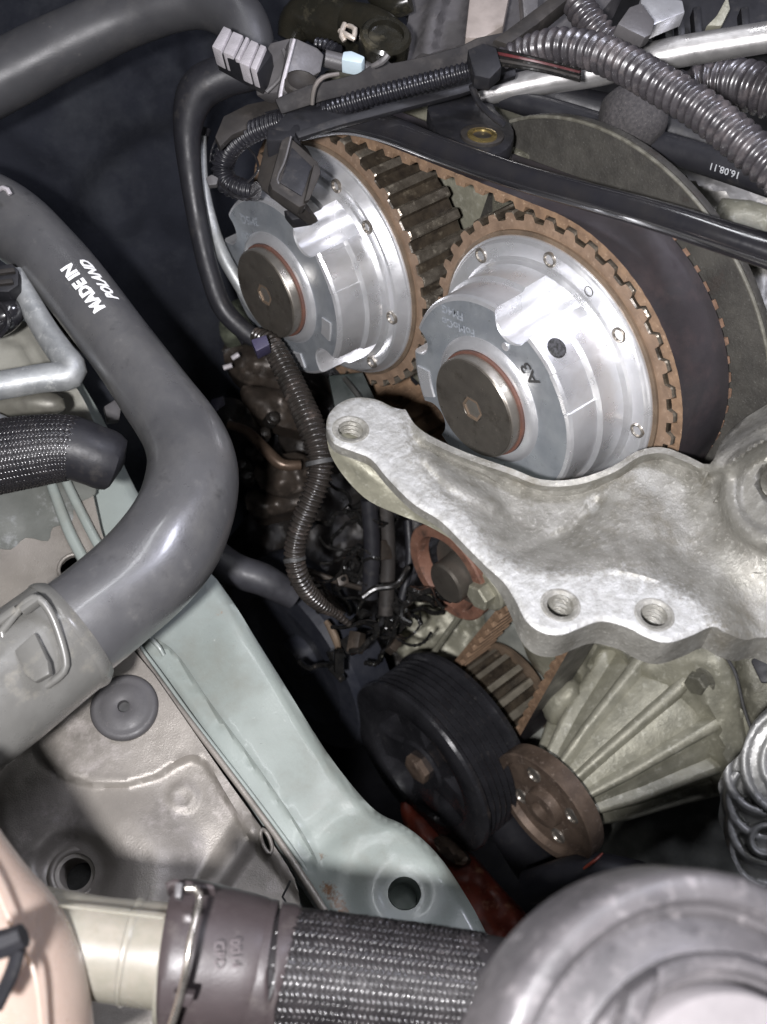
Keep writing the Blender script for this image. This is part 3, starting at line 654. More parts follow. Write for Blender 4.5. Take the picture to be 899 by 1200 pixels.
# machined strip edge (inner side): separates flat face from sunk web
strip = smooth_open([(476,482),(480,520),(500,560),(545,600),(575,640),(610,662),(660,672),(720,668),(775,682),(815,705),(846,745)])
flat = face_edge+strip+low+lft
crk = [(476,490),(490,505),(508,519),(546,537),(600,556),(638,569),(676,568),(717,555),(748,537),(790,534),(840,552)]
def bh(x, y):
    if inside(x, y, flat) or min(pdist(x, y, low), pdist(x, y, lft), pdist(x, y, face_edge[:6])) < 2.5:
        return -.7*(1-sm(0, 5, pdist(x, y, bout, True)))
    ds = pdist(x, y, strip); dr = pdist(x, y, rim_s)
    sink = -8.0*sm(0, 50, ds)*(1-.5*sm(60, 150, ds))-1.0*sm(0, 5, ds)
    rim = 6.0*sm(15.5, 6.5, dr)*sm(0, 25, ds)
    rise = 13*sm(800, 920, x)*sm(720, 620, y)
    dwl = math.hypot((x-640)/1.25, y-600)
    h = max(sink-3.5*sm(95, 20, dwl)+3*sm(70, 10, math.hypot((x-735)/1.3, y-625)), -12)+rim+rise
    dc = math.hypot(x-908, (y-578)*.95)
    h += 6*sm(70, 56, dc)-3.5*sm(48, 38, dc)-18*sm(27, 21, math.hypot(x-914, y-566))
    h += 6*sm(26, 6, pdist(x, y, [(850,540),(905,498),(960,466)]))
    h += 2.2*sm(12, 3, pdist(x, y, [(500,535),(530,566),(580,592)]))
    h -= 1.6*sm(9, 3, pdist(x, y, [(700,590),(665,625),(610,648),(570,640)]))
    h += .7*noise.noise(Vector((x*.02, y*.02, 1)))
    return h*sm(0, 45, min(pdist(x, y, low), pdist(x, y, lft)))
rim_s = smooth_open(rim_line+[(860,530),(899,505),(960,470)])
def bmach(x, y):
    d = pdist(x, y, strip); ins = inside(x, y, flat)
    v = .5+.5*min(1, d/22) if ins else .5-.5*min(1, d/22)
    if not ins and min(pdist(x, y, low), pdist(x, y, lft)) < 3: v = 1
    return v
def bth(x, y): return 3.5+8.0*sm(560, 640, x)+8*sm(700,560,y)*sm(700,800,x)
holes = [hole_loop(bp, 411, 503, 5.0), hole_loop(bp, 657, 709, 4.9), hole_loop(bp, 767, 720, 4.9)]
mb_ = thing('engine_mount_bracket', 'cast aluminium engine mount bracket with three threaded holes, below the sprockets', 'mount bracket', bp.W(640, 640, -15))
relief('casting', bout, bp, bh, bth, CASTTOP, mb_, spacing=4.6, lines=[strip[2:-2], offset_line(rim_s, 7)[8:-14], offset_line(rim_s, 15)[12:-14]], af=bmach, holes=holes, wall=(.06, .2, .5, .9, 1.0), smooth=50)
for (x, y, r) in ((411, 503, 5.0), (657, 709, 4.9), (767, 720, 4.9)):
    o = bp.W(x, y)
    threaded('threaded_hole', o, D(B), r*.93, 14, CASTTOP, mb_, pitch=1.9, amp=.55, lip=r)
    lathe(o, D(B), [(-.1, r-.1), (.12, r+.05), (.16, r+.5), (.1, r+1.1), (-.2, r+1.2)], 40, closed=True).out('hole_rim', CASTTOP, mb_, smooth=60)
# curved lower skirt under the left boss
sk = Plane(470, 580, 392, nv(-.35, .35, -.85))
skirt = smooth_outline([(384,508),(400,514),(440,536),(475,574),(520,606),(562,650),(606,700),(604,712),(582,684),(548,646),(505,618),(470,604),(434,588),(408,564),(388,534)], 4)
relief('lower_skirt', skirt, sk, lambda x, y: 4*sm(0, 22, pdist(x, y, skirt, True))-1.5*sm(8, 2, pdist(x, y, [(400,548),(450,575),(520,628)])), 14, CASTOL, mb_, spacing=7, smooth=60)
bh_hole = hole_loop(bp, 916, 578, 7.5, h=20)
# ================================================================== body: rail, panel
rp = Plane(480, 1045, 430, nv(.05, -.5, -.86))
rail = [(-60,300),(20,350),(60,388),(100,455),(128,505),(160,575),(205,640),(247,672),(262,690),(280,716),(302,752),(332,800),(382,880),(425,935),(448,955),(470,965),(495,983),(520,1010),(545,1048),(562,1078),(580,1118),(590,1160),(470,1160),(420,1110),(386,1080),(350,1030),(300,955),(250,880),(210,820),(175,775),(150,735),(120,690),(90,645),(60,600),(30,550),(-10,500),(-60,460)]
rail = smooth_outline(rail, 3)
cup = (474, 1047)
lipl = smooth_open([(168,742),(190,752),(212,772),(248,825),(302,898),(350,968),(368,1000),(374,1016)], 4)
def rh(x, y):
    h = -3.0*(1-sm(0, 11, pdist(x, y, rail, True)))
    for wx, wy in ((218,806),(252,850),(286,894),(320,940),(350,986)): h -= .7*sm(6, 3, math.hypot(x-wx-9, y-wy+2))
    d = math.hypot(x-cup[0], y-cup[1])
    h += 1.6*sm(72, 40, d)-.5*sm(34, 24, d)
    h += 2.2*sm(945, 975, y)*sm(385, 430, x+ (y-960)*.4)
    # recessed strip left of the lip line
    yy = None
    if y > 742:
        for a, b in zip(lipl, lipl[1:]):
            if a[1] <= y <= b[1]: yy = a[0]+(b[0]-a[0])*(y-a[1])/max(.1, b[1]-a[1])
        if yy is None: yy = 374
        side = sm(yy+1, yy-4, x)
        h -= 2.4*side*sm(1022, 1008, y)*sm(742, 756, y)
        h += .7*sm(3.5, .5, pdist(x, y, lipl))
    h -= 1.3*sm(26, 6, pdist(x, y, [(372,985),(405,962),(440,955)]))
    h += .4*noise.noise(Vector((x*.012, y*.012, 3)))
    return h
rt = thing('chassis_rail', 'pale green painted chassis rail running diagonally, one round hole at its lower end', 'chassis rail', rp.W(300, 900, -12))
hl = hole_loop(rp, cup[0], cup[1], 6.0)
def rust(x, y):
    d = pdist(x, y, [(384,1040),(398,1062),(410,1086)])
    return max(.75*sm(15, 0, d), .42*sm(9, 0, math.hypot(x-424, y-1078)), .45*sm(10, 0, math.hypot(x-377, y-1003)), .4*sm(9, 0, math.hypot(x-258, y-718)))
relief('pressed_steel', rail, rp, rh, 9, PAINT, rt, spacing=5, af=rust, holes=[hl], lines=[lipl], smooth=60, wall=(.12, .4, 1.0))
mbx = lathe(rp.W(*cup, -2), D(rp.n), [(-13, 4.6), (-12, 5.2), (-2, 5.7), (.8, 6.0), (1.9, 6.6), (2.1, 7.3), (1.6, 8.0), (.4, 8.3)], 40)
v, f = mbx.v, mbx.f[:-2]; finish('hole_flange', v, f, PAINT, rt, smooth=60)
lathe(rp.W(*cup, -14), D(rp.n), [(-1, 6), (1, 6), (1, .1)], 24).out('nut_plate', mat('green_dark_paint', (.14,.18,.16), rough=.5), rt)
ontube('seam_flange', rp, [(150,738,-1,1.0),(166,768,0,1.1),(205,822,0,1.1),(262,897,0,1.2),(320,975,0,1.2),(362,1038,0,1.4),(388,1078,0,1.6),(404,1104,0,1.6)], PANEL, rt)
ontube('seam_flange', rp, [(160,752,-2,.8),(172,768,-1.6,.8),(190,792,-1.6,.8),(230,848,-1.6,.9),(290,925,-1.6,.9),(340,992,-1.6,.9),(372,1040,-1,1.0)], PAINT, rt)
ontube('seam_flange', rp, [(160,735,1,1.0),(176,748,1.4,1.1),(186,758,.6,1.0),(192,768,-1,.8)], PAINT, rt)
# dusty inner panel
pp = Plane(170, 950, 440, nv(.02, -.42, -.90))
panel = smooth_outline([(-80,480),(40,500),(100,560),(118,620),(140,690),(150,750),(180,790),(215,840),(260,905),(310,975),(345,1030),(352,1075),(345,1130),(350,1260),(-80,1260)], 3)
ridge1 = [(40,868),(55,890),(80,908),(110,917),(150,916),(185,906),(205,892),(225,884),(243,893),(262,925),(292,975)]
def ph(x, y):
    h = 0.0
    below = 0
    d = pdist(x, y, ridge1)
    # sunk floor below the ridge line
    yy = 868
    for a, b in zip(ridge1, ridge1[1:]):
        if a[0] <= x <= b[0]: yy = a[1]+(b[1]-a[1])*(x-a[0])/(b[0]-a[0])
    if x > 292: yy = 975+(x-292)*1.2
    side = sm(-3, 9, y-yy) if x > 40 else sm(-20, 20, y-868)
    h -= 3.2*side
    h += .5*sm(5, 0, d)
    h += 7.5*sm(80, 6, pdist(x, y, [(165,1090),(172,1010),(150,970)]))*sm(860, 990, y)
    h -= 4.0*sm(52, 30, math.hypot(x-88, y-1018))
    h += 1.3*sm(19, 14, math.hypot(x-215, y-934)); h -= .5*sm(12, 7, math.hypot(x-215, y-934))
    h -= 1.2*sm(24, 6, abs(math.hypot(x-40, (y-950)*.8)-62)-4)*sm(100, 40, x)
    h += 4*sm(22, 4, pdist(x, y, [(292,975),(250,1035),(235,1085)]))
    h -= 1.2*sm(34, 26, math.hypot(x-147, y-830)) 
    h += 1.0*sm(60, 20, abs(y-700)+abs(x-20)*.2)
    h += .8*noise.noise(Vector((x*.012, y*.012, 5)))+.15*noise.noise(Vector((x*.08, y*.08, 2)))
    return h
th_ = hole_loop(pp, 88, 1024, 7.2); slot = circ(312, 986, 5, 16, 15, -.35); oval = circ(84, 664, 13, 16, 17, .9); gr = hole_loop(pp, 146, 829, 4)
pt = thing('inner_body_panel', 'dusty beige pressed body panel with a threaded weld nut, lower left', 'body panel', pp.W(150, 950, -8))
relief('pressed_sheet', panel, pp, ph, 3.0, PANEL, pt, spacing=5.5, lines=[smooth_open(ridge1, 3)], holes=[th_, slot, oval, gr], smooth=60, wall=(.4, 1.0))
oc = pp.W(88, 1024, -7.2)
threaded('weld_nut', oc, D(pp.n), 6.6, 18, PANEL, pt, pitch=2.4, amp=.8, lip=7.6)
lathe(oc, D(pp.n), [(0, 7.2), (.9, 7.6), (1.2, 8.6), (.6, 9.8), (-.2, 10)], 40, closed=True).out('nut_collar', PANEL, pt, smooth=60)
lathe(pp.W(88, 1024, -22), D(pp.n), [(0, 6.5), (.5, 6.5), (.6, .1)], 24).out('nut_shadow_bore', DARKM, pt)  # dark disc closing the nut; its colour paints in the shade down the bore
# rolled hole edges
for hl_, dpt in ((slot, 0), (oval, 0)):
    ll = [pp.W(x, y, ph(x, y)+.2) for x, y in hl_]; ll.append(ll[0]); v, f = sweep([(q, .0008) for q in ll], .001, 8); finish('hole_lip', v, f, PANEL, pt, smooth=60)
g = thing('rubber_plug', 'round grey rubber plug with a small centre hole, pressed into the beige panel', 'rubber plug', pp.W(147, 830, 0))
go = pp.W(147, 831, -1); ax = D(pp.n)
mm_ = lathe(go, ax, [(-1, 11.5), (1.0, 12.8), (2.6, 12.9), (3.6, 12.2), (4.0, 10.8), (3.7, 9.6), (4.1, 8.6), (4.5, 6.0), (4.6, 3.0), (4.2, 2.3), (1, 2.2), (-2, 2.2)], 56); mm_.out('plug_disc', GROM, g, smooth=40)
lathe(go, ax, [(1.2, 2.3), (1.6, 2.25), (1.61, .05)], 16).out('plug_hole', DARKM, g)
# thin cable from under the connector
tube('thin_wire', [(340,1032,425,1.3),(336,1042,425,1.3),(331,1050,425,1.3),(335,1058,425,1.3),(329,1070,424,1.4)], DARKM, None, seg=8, label='short thin crooked black wire tail beside the end of the green rail', cat='wire')
# deeper sheet of the rail behind the panel edge
rp2 = Plane(345, 1050, 462, nv(.1, -.4, -.9))
slab('rail_inner_wall', [(300,960),(330,990),(380,1060),(420,1110),(420,1200),(300,1200),(310,1080)], rp2, 3, PAINT, rt, bev=.5)
# upper left: beige shaped frame piece that pipes run over
ux = Plane(80, 470, 505, nv(.25, -.35, -.9))
upo = smooth_outline([(-60,350),(0,372),(28,376),(52,392),(66,420),(92,458),(108,490),(112,520),(60,530),(-60,530)], 3)
fr = thing('frame_end_piece', 'cream painted rounded frame end under the small aluminium pipe, left edge', 'frame piece', ux.W(60, 500, -10))
CREAM = mat('cream_dusty_paint', (.33,.325,.285), (.24,.235,.205), rough=.5, scale=40, bump=.3, spot=(.25,.24,.2), spot_scale=300, spot_lo=.63, spot_hi=.75)
relief('frame_shell', upo, ux, lambda x, y: 6*sm(0, 34, pdist(x, y, upo, True))-2*sm(7, 2, pdist(x, y, [(10,398),(28,402),(40,425),(44,440)]))+1.2*sm(5, 1, pdist(x, y, [(66,458),(82,456),(100,459)]))+1.2*sm(5, 1, pdist(x, y, [(72,470),(90,468),(108,472)])), 16, CREAM, fr, spacing=6, smooth=60)
dk = Plane(60, 590, 470, nv(.1, -.5, -.86))
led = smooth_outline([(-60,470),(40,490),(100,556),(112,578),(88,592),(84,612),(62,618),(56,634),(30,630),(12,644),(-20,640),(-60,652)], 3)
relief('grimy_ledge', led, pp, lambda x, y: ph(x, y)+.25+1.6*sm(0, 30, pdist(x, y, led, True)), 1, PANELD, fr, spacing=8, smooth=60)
ontube('edge_fold', pp, [(40,510,1,2.2),(62,572,2,2.2),(80,620,1.6,2.4),(100,660,1.6,2.4),(122,704,1.6,2.4)], PAINT, rt)
ontube('edge_fold', pp, [(56,506,3,2.0),(76,560,3.4,2.0),(97,604,3.2,2.0),(120,648,3.2,2.0),(144,692,3.2,2.0)], PAINT, rt)
# ================================================================== surroundings
def wall(name, pts, pl, hf, m, kind='structure', th=8, spacing=22, **k):
    return relief(name, smooth_outline(pts, 3), pl, hf, th, m, None, spacing=spacing, kind=kind, smooth=70, **k)
wf = Plane(180, 200, 640, nv(.35, -.1, -.93))
def feltH(x, y):
    h = 16*noise.noise(Vector((x*.006, y*.006, 2)))+5*noise.noise(Vector((x*.02, y*.02, 7)))
    h -= 14*sm(30, 8, pdist(x, y, [(232,30),(238,90),(225,150)]))
    h -= 12*sm(60, 20, pdist(x, y, [(130,240),(190,190),(215,230)]))
    h += 8*sm(26, 6, abs(pdist(x, y, [(0,190),(60,230),(110,300)])-16))*.6
    return h
wall('wall_insulation', [(-260,-260),(150,-260),(520,-260),(520,60),(420,200),(330,330),(330,480),(260,640),(60,640),(-260,560)], wf, feltH, FELT, spacing=12)
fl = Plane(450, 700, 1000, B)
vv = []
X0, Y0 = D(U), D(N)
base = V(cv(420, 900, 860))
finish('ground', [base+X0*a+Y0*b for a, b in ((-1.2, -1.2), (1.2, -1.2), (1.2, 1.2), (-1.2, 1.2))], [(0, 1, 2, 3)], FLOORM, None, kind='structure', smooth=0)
# far bulkhead so that no empty space shows
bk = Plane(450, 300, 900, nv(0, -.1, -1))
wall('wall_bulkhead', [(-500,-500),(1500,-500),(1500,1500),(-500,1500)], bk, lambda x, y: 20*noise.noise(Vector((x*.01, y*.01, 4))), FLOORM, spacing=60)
# engine block castings low centre / right
def lump(name, outl, pl, amp, m, parent, seed=0, th=14, sp=8, ridges=(), pits=(), k=.03, edge=14):
    o2 = smooth_outline(outl, 3)
    def hf(x, y):
        h = amp*noise.noise(Vector((x*k, y*k, seed)))+amp*.4*noise.noise(Vector((x*k*3, y*k*3, seed+5)))
        h += edge*.35*sm(0, edge, pdist(x, y, o2, True))
        for (ln, wd, hh) in ridges: h += hh*sm(wd, wd*.25, pdist(x, y, ln))
        for (cx, cy, r, hh) in pits: h += hh*sm(r, r*.55, math.hypot(x-cx, y-cy))
        return h
    return relief(name, o2, pl, hf, th, m, parent, spacing=sp, smooth=65)
eb = thing('engine_block', 'greenish grey engine block casting low down behind the water pump', 'engine block', P(700, 900, 640))
b1 = Plane(800, 960, 600, nv(-.35, .1, -.9))
lump('block_wall', [(560,680),(640,720),(760,760),(960,740),(980,1080),(840,1100),(690,1060),(660,980),(620,900)], b1, 4, mat('block_dark_green_grey', (.20,.205,.18), (.12,.125,.11), rough=.5, metal=.2, scale=60, bump=.5, bscale=500, spot=(.19,.20,.175), spot_scale=110, spot_lo=.55, spot_hi=.72), eb, 1, sp=12)
b2 = Plane(690, 800, 585, nv(-.4, .3, -.85))
lump('block_boss', [(600,700),(640,705),(700,740),(735,770),(730,800),(700,830),(668,850),(640,842),(640,800),(618,770)], b2, 5, CASTOL, eb, 3, ridges=[([(700,742),(690,790),(670,830)], 9, 6), ([(730,760),(742,790)], 8, 5)], pits=[(712,775,20,-8)])
lump('block_boss', [(632,815),(650,805),(672,800),(680,820),(668,842),(645,850)], Plane(655, 828, 572, nv(-.3, .2, -.9)), 2, CASTOL, eb, 8)
b3 = Plane(590, 745, 640, nv(-.4, .2, -.88))
lump('block_web', [(560,740),(585,722),(625,700),(660,720),(650,780),(612,830),(595,800),(575,780)], b3, 4, CASTOL, eb, 11, ridges=[([(600,745),(620,800)], 9, 7)], pits=[(618,790,12,6)])
b4 = Plane(500, 740, 650, nv(-.2, .2, -.93))
lump('block_lower', [(455,735),(470,705),(505,690),(545,700),(575,725),(560,760),(520,790),(470,770)], b4, 7, CASTOL, eb, 14, k=.06, sp=6)
tube('guide_rail', [(503,772,612,7),(520,748,606,7),(541,718,600,7)], CASTOL, eb, seg=6, flat=.5)
# water pump mounting flange
wf2 = Plane(820, 850, 560, nv(-.5, .35, -.8))
lump('pump_flange', [(735,775),(775,762),(808,758),(845,764),(862,800),(868,850),(874,905),(862,935),(838,925),(820,880),(790,830),(750,800)], wf2, 1.2, CASTOL, wt, 21, ridges=[([(820,800),(845,850),(852,900)], 7, 4)], pits=[(835,845,14,-2)])
def bolt(name, px, py, d, nrm, r, h, m, parent, hx=True, fl=1.35):
    o = P(px, py, d); a = D(nrm.normalized())
    lathe(o, a, [(0, r*fl), (h*.22, r*fl), (h*.3, r*1.05)], 28).out('bolt_flange', m, parent)
    return lathe(o, a, [(h*.2, r), (h*.9, r), (h, r*.86), (h, .1)], 6 if hx else 28).out(name, m, parent, smooth=25)
bolt('bolt_head', 822, 795, 548, nv(-.6, .4, -.6), 5.5, 7, CASTDK, wt)
slab('paint_dab', circ(822, 776, 9, 12, 7), Plane(822, 776, 545, nv(-.3, .2, -.9)), .6, GREEN, wt, bev=.1)
lump('cover_edge', [(862,770),(899,760),(960,760),(960,870),(899,860),(880,850)], Plane(900, 800, 540, nv(-.3, .1, -.95)), 2, CASTDK, eb, 33)
tube('gasket_line', [(848,765,540,2),(862,790,540,2),(872,830,540,2),(884,865,540,2)], DARKM, wt, seg=8)
slab('small_bracket', [(880,775),(890,762),(930,755),(930,800),(892,800)], Plane(895, 780, 520, nv(-.3, -.2, -.9)), 4, PLASB, eb)
# alternator right edge
al = thing('alternator', 'silver finned alternator housing at the right edge, above the grey cap', 'alternator', P(900, 930, 470))
ALT = mat('alternator_aluminium', (.40,.40,.39), (.26,.26,.25), rough=.5, metal=.35, scale=120, bump=.3, bscale=700)
apl = Plane(900, 930, 470, nv(-.35, -.1, -.93))
aout = smooth_outline([(990,815),(940,812),(905,826),(880,850),(868,882),(852,898),(842,918),(844,936),(842,958),(848,976),(852,992),(860,1010),(872,1030),(900,1050),(990,1060)], 4)
def ah(x, y):
    h = 2.5*sm(0, 12, pdist(x, y, aout, True))
    for r, wd, hh in ((66, 8, 9), (44, 7, 6)):
        h = max(h, hh*sm(wd, wd*.35, abs(math.hypot((x-938)*1.0, y-893)-r)))
    if math.hypot(x-938, y-893) > 72:
        for k in range(4):
            cx, cy, r = 899+2*k, 905+30*k, 47
            d = math.hypot(x-cx, y-cy)
            if x < cx+12 and y > cy-32: h = max(h, (7.5-k*.9)*sm(8, 3, abs(d-r)) + 1.5)
    dd = math.hypot(x-897, y-985); h = max(h, 10*sm(24, 19, dd)-5*sm(15, 11, dd)) if dd < 26 else h
    return h
relief('finned_housing', aout, apl, ah, 12, ALT, al, spacing=2.3, smooth=70)
# red painted part, dark hoses low centre
rd = thing('red_subframe_part', 'flaking red painted metal part low between the green rail and crank pulley', 'subframe part', P(560, 1030, 640))
lump('red_plate', [(470,940),(500,958),(545,995),(580,1035),(620,1080),(640,1130),(560,1130),(520,1040),(480,985)], Plane(560, 1030, 600, nv(-.2, -.3, -.9)), 6, REDP, rd, 51, k=.04)
lump('clamp_lug', [(508,984),(522,980),(538,994),(548,1006),(540,1014),(520,1004)], Plane(540, 1005, 585, nv(-.2, -.3, -.9)), 5, RUSTM, rd, 53, k=.08, sp=5)
tube('lug_ring', [(512,992,608,3),(520,978,606,3),(536,982,606,3),(543,996,606,3),(536,1008,608,3)], CASTDK, rd, seg=8)
tube('coolant_hose', [(540,900,660,12),(600,975,640,24),(640,1030,620,27),(700,1100,600,28)], RUBB, None, seg=24, label='dark thick rubber hose passing under the crank pulley beside the red part', cat='hose')
tube('coolant_hose', [(620,1040,560,20),(690,1020,545,20),(760,1035,540,22),(820,1060,540,22)], RUBB, None, seg=24, label='black hose lying below the rusty pump flange, just above the grey cap', cat='hose')
tube('red_wire', [(684,1018,535,1.5),(692,1012,533,2),(700,1006,533,1.8),(706,1000,535,1.2)], REDP, None, seg=8, label='short red wire end near the rusty pump flange', cat='wire')
# exhaust side clutter left of centre
cl = thing('exhaust_heat_shield', 'oily black and brown ribbed manifold castings left of the ribbed conduit', 'manifold', P(310, 500, 640))
def c_(nm, pts, d, m, seed, **k): lump(nm, pts, Plane(sum(p[0] for p in pts)/len(pts), sum(p[1] for p in pts)/len(pts), d, nv(-.1+.1*math.sin(seed), -.3, -.93)), 5, m, cl, seed, k=.05, sp=6, **k)
SHD = mat('brown_black_shield', (.055,.043,.034), (.028,.023,.019), rough=.42, metal=.3, scale=80, bump=.5, bscale=400, spot=(.10,.08,.065), spot_scale=140, spot_lo=.56, spot_hi=.72)
GRN = mat('mossy_grey_part', (.11,.12,.085), (.05,.055,.04), rough=.7, scale=200, bump=.8, bscale=700)
c_('shield', [(262,415),(300,402),(345,420),(390,450),(372,470),(320,455),(280,445)], 620, SHD, 1)
c_('shield', [(285,452),(340,458),(385,480),(378,505),(330,500),(290,480)], 612, SHD, 2)
c_('shield', [(330,505),(390,500),(400,540),(370,545),(335,530)], 640, GRIME, 3)
c_('shield', [(250,470),(280,468),(300,500),(300,520),(270,510),(250,490)], 600, GRIME, 4)
c_('manifold_port', [(300,545),(345,530),(372,545),(365,570),(330,580),(305,570)], 600, SHD, 5)
c_('manifold_port', [(290,575),(340,578),(372,585),(330,600),(295,605)], 605, SHD, 6)
c_('lug', [(262,360),(290,350),(300,380),(275,400),(258,392)], 640, GRN, 7)
c_('lug', [(290,385),(318,380),(322,400),(300,405)], 630, SHD, 8)
c_('ledge', [(235,400),(300,395),(330,410),(262,425)], 650, GRIME, 9)
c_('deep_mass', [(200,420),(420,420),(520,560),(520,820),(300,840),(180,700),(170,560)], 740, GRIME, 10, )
tube('dipstick_tube', [(268,498,590,5),(290,506,586,6),(312,528,582,7),(330,544,580,7),(352,545,582,6)], mat('brown_pipe', (.16,.11,.08), (.10,.07,.05), rough=.35, metal=.5), cl, seg=14)
tube('fastener', [(272,420,600,3),(280,415,600,3)], CHROME, cl, seg=8); tube('fastener', [(262,431,600,3),(272,428,600,3)], CHROME, cl, seg=8)
for q, (x, y, d) in enumerate(((296,530,596),(285,545,598),(290,558,598),(310,508,600),(320,490,600))):
    lathe(P(x, y, d), D(nv(-.4+.2*q, -.3, -.8)), [(-6, 3.4), (0, 3.6), (.6, 3), (2.5, 2.6), (3, 1.6)], 6 if q % 2 else 20).out('stud', GRIME, cl)
# dark loops of cable tangle
def cable(lbl, pts, m=GLOSSB, seg=10, name='cable', cat='cable', group=None, **k):
    return tube(name, pts, m, None, seg=seg, label=lbl, cat=cat, group=group, **k)
BLKW = mat('oily_wire', (.008,.008,.008), (.016,.015,.014), rough=.1, coat=.8, scale=300, spot=(.10,.085,.075), spot_scale=300, spot_lo=.62, spot_hi=.72)
cable('straight matt black pipe hanging vertically below the left bracket boss', [(452,590,560,9),(455,650,565,9),(452,720,570,9)], PLASD, 14)
cable('thick black pipe at the left of the vertical pipes under the bracket', [(432,585,545,10),(436,640,552,10),(433,700,560,10)], RUBB, 14)
cable('slender black pipe nearest to the orange tensioner plate', [(478,610,575,5),(480,660,575,5),(470,705,575,5)], RUBB, 14)
cable('wire bent down across the front of the tangle beside the pulley top', [(478,665,545,4),(465,685,540,4),(440,690,540,4),(425,700,540,4)], BLKW)
rnd = random.Random(5)
tang_pts = [(405,600),(420,640),(400,670),(430,690),(455,700),(470,720),(440,730),(410,720),(395,690),(420,610),(445,655),(462,745),(415,745),(400,780),(385,700),(480,690)]
wh = thing('wire_tangle', 'glossy oil-soaked tangle of black wires and connectors below the bracket', 'wiring', P(430, 700, 580))
for q in range(48):
    x, y = rnd.choice(tang_pts); d = rnd.uniform(540, 600); pts = []; a = rnd.uniform(0, 6.28); r = rnd.uniform(1.5, 4.2)
    for s_ in range(5):
        pts.append((x, y, d, r)); a += rnd.uniform(-1.2, 1.2); x += 13*math.cos(a); y += 13*math.sin(a); d += rnd.uniform(-10, 10)
    tube('wire', pts, BLKW, wh, seg=8, step=.0015, rad=corr(.0028, .35) if q % 3 == 0 else None)
for q in range(12):
    x, y = rnd.choice(tang_pts); x += rnd.uniform(-12, 12); y += rnd.uniform(-12, 12); a = rnd.uniform(0, 3); w_, h_ = rnd.uniform(6, 13), rnd.uniform(4, 9)
    pts = [(x+w_*sx*math.cos(a)-h_*sy*math.sin(a), y+w_*sx*math.sin(a)+h_*sy*math.cos(a)) for sx, sy in ((-1, -1), (1, -1), (1, 1), (-1, 1))]
    slab('connector', pts, Plane(x, y, rnd.uniform(545, 590), nv(rnd.uniform(-.6, .6), rnd.uniform(-.6, .3), -.8)), 6, BLKW if q % 3 else SHD, wh, bev=.8)
# aux drum dark left (fan / belt tensioner in shadow)
dr = thing('drive_belt_roller', 'dark round drive belt roller deep in shadow right of the green rail', 'roller', P(360, 760, 640))
lathe(P(350, 770, 650), D(N), [(-20, 56), (0, 58), (4, 55), (4, 40), (0, 36), (-4, 12), (6, 11), (7, 2)], 64).out('roller_body', mat('blue_black_roller', (.018,.02,.028), (.03,.032,.04), rough=.45), dr)
cable('dark grey rubber pipe running from the big hose to the ribbed conduit end', [(225,630,560,20),(270,665,555,20),(310,680,555,19),(345,700,560,15)], mat('grey_black_rubber', (.045,.045,.052), rough=.5), 20, 'coolant_pipe', 'pipe')
cable('thin brown metal strut crossing beside the lower end of the conduit', [(345,662,560,4),(385,678,556,4),(425,690,560,3)], SHD)
cable('flat bronze coloured stay below the lower end of the conduit', [(358,672,575,6),(378,695,572,8),(402,720,572,6)], SHD)
cable('small brown strap edge behind the crank pulley, left', [(382,728,580,3),(392,745,578,5),(398,765,580,3)], BRONZ)
slab('violet_tape', [(248,468),(262,464),(264,474),(252,484),(244,480)], Plane(255, 474, 600, nv(0, -.2, -1)), 1.5, VIOLET, None, bev=.3, label='small violet tag glimpsed right of the big grey hose bend', cat='tag')
slab('pale_clip', [(122,476),(135,468),(142,478),(140,492),(126,494)], Plane(132, 482, 500, nv(.3, -.2, -.9)), 5, PLASG, None, label='small grey clip in the dark gap left of the big hose', cat='clip')
tube('loose_pipe', [(404,444,512,3),(418,462,504,3),(436,492,496,3)], mat('dull_grey_pipe', (.07,.07,.065), rough=.45, metal=.3), None, seg=12, label='thin grey pipe just left of the bracket boss below the left hub', cat='pipe')
slab('dark_cover', [(385,440),(425,436),(440,468),(410,470),(395,490)], Plane(410, 455, 515, nv(.1, -.2, -1)), 4, mat('green_black_plastic', (.016,.022,.02), rough=.5), None, label='dark plastic cover piece below the left hub', cat='cover')
# ================================================================== hoses, pipes, looms
# big radiator hose with print
big = [(-70,225,500,44),(0,252,490,43),(60,303,478,40),(121,378,466,40),(173,449,452,42.5),(211,505,440,47),(226,552,428,53),(213,608,414,58),(180,660,402,61),(110,722,390,62),(40,775,380,66),(-40,835,370,72),(-110,880,362,75)]
bh_ = thing('radiator_hose', 'big grey rubber hose with white MADE IN POLAND print, bending across the left side', 'hose', P(200, 600, 400))
tube('hose_body', big, RUBH, bh_, seg=56, step=.002, wob=.035)
def wrap_text(name, s, path_ctrl, s_frac, mm, ang, m, parent, off=0.0, flip=1, lift=.12, shear=0, yf=1):
    rs = resample(path_px(path_ctrl), .0005); pts = [a[0] for a in rs]; T, X, Y = frames(pts)
    i0 = int(s_frac*(len(rs)-1)); v, f = text_mesh(s, mm*MM, off*mm*MM, shear); out = []
    for q in v:
        i = max(0, min(len(rs)-1, i0+int(round(flip*q.x/.0005)))); fr_ = flip*q.x/.0005-round(flip*q.x/.0005)
        r = rs[i][1]*1.012+lift*MM; a = ang + yf*q.y/r
        out.append(pts[i] + T[i]*fr_*.0005 + X[i]*math.cos(a)*r + Y[i]*math.sin(a)*r)
    return finish(name, out, f, m, parent)
def frac_at(ctrl, px, py):
    rs = resample(path_px(ctrl), .0005); best = None
    for i, a in enumerate(rs):
        c = a[0]-CAM; q = (c.dot(R), c.dot(Dn), c.dot(Fw)); x = q[0]/q[2]*F+449.5; y = q[1]/q[2]*F+600
        d = (x-px)**2+(y-py)**2
        if best is None or d < best[0]: best = (d, i/(len(rs)-1))
    return best[1]
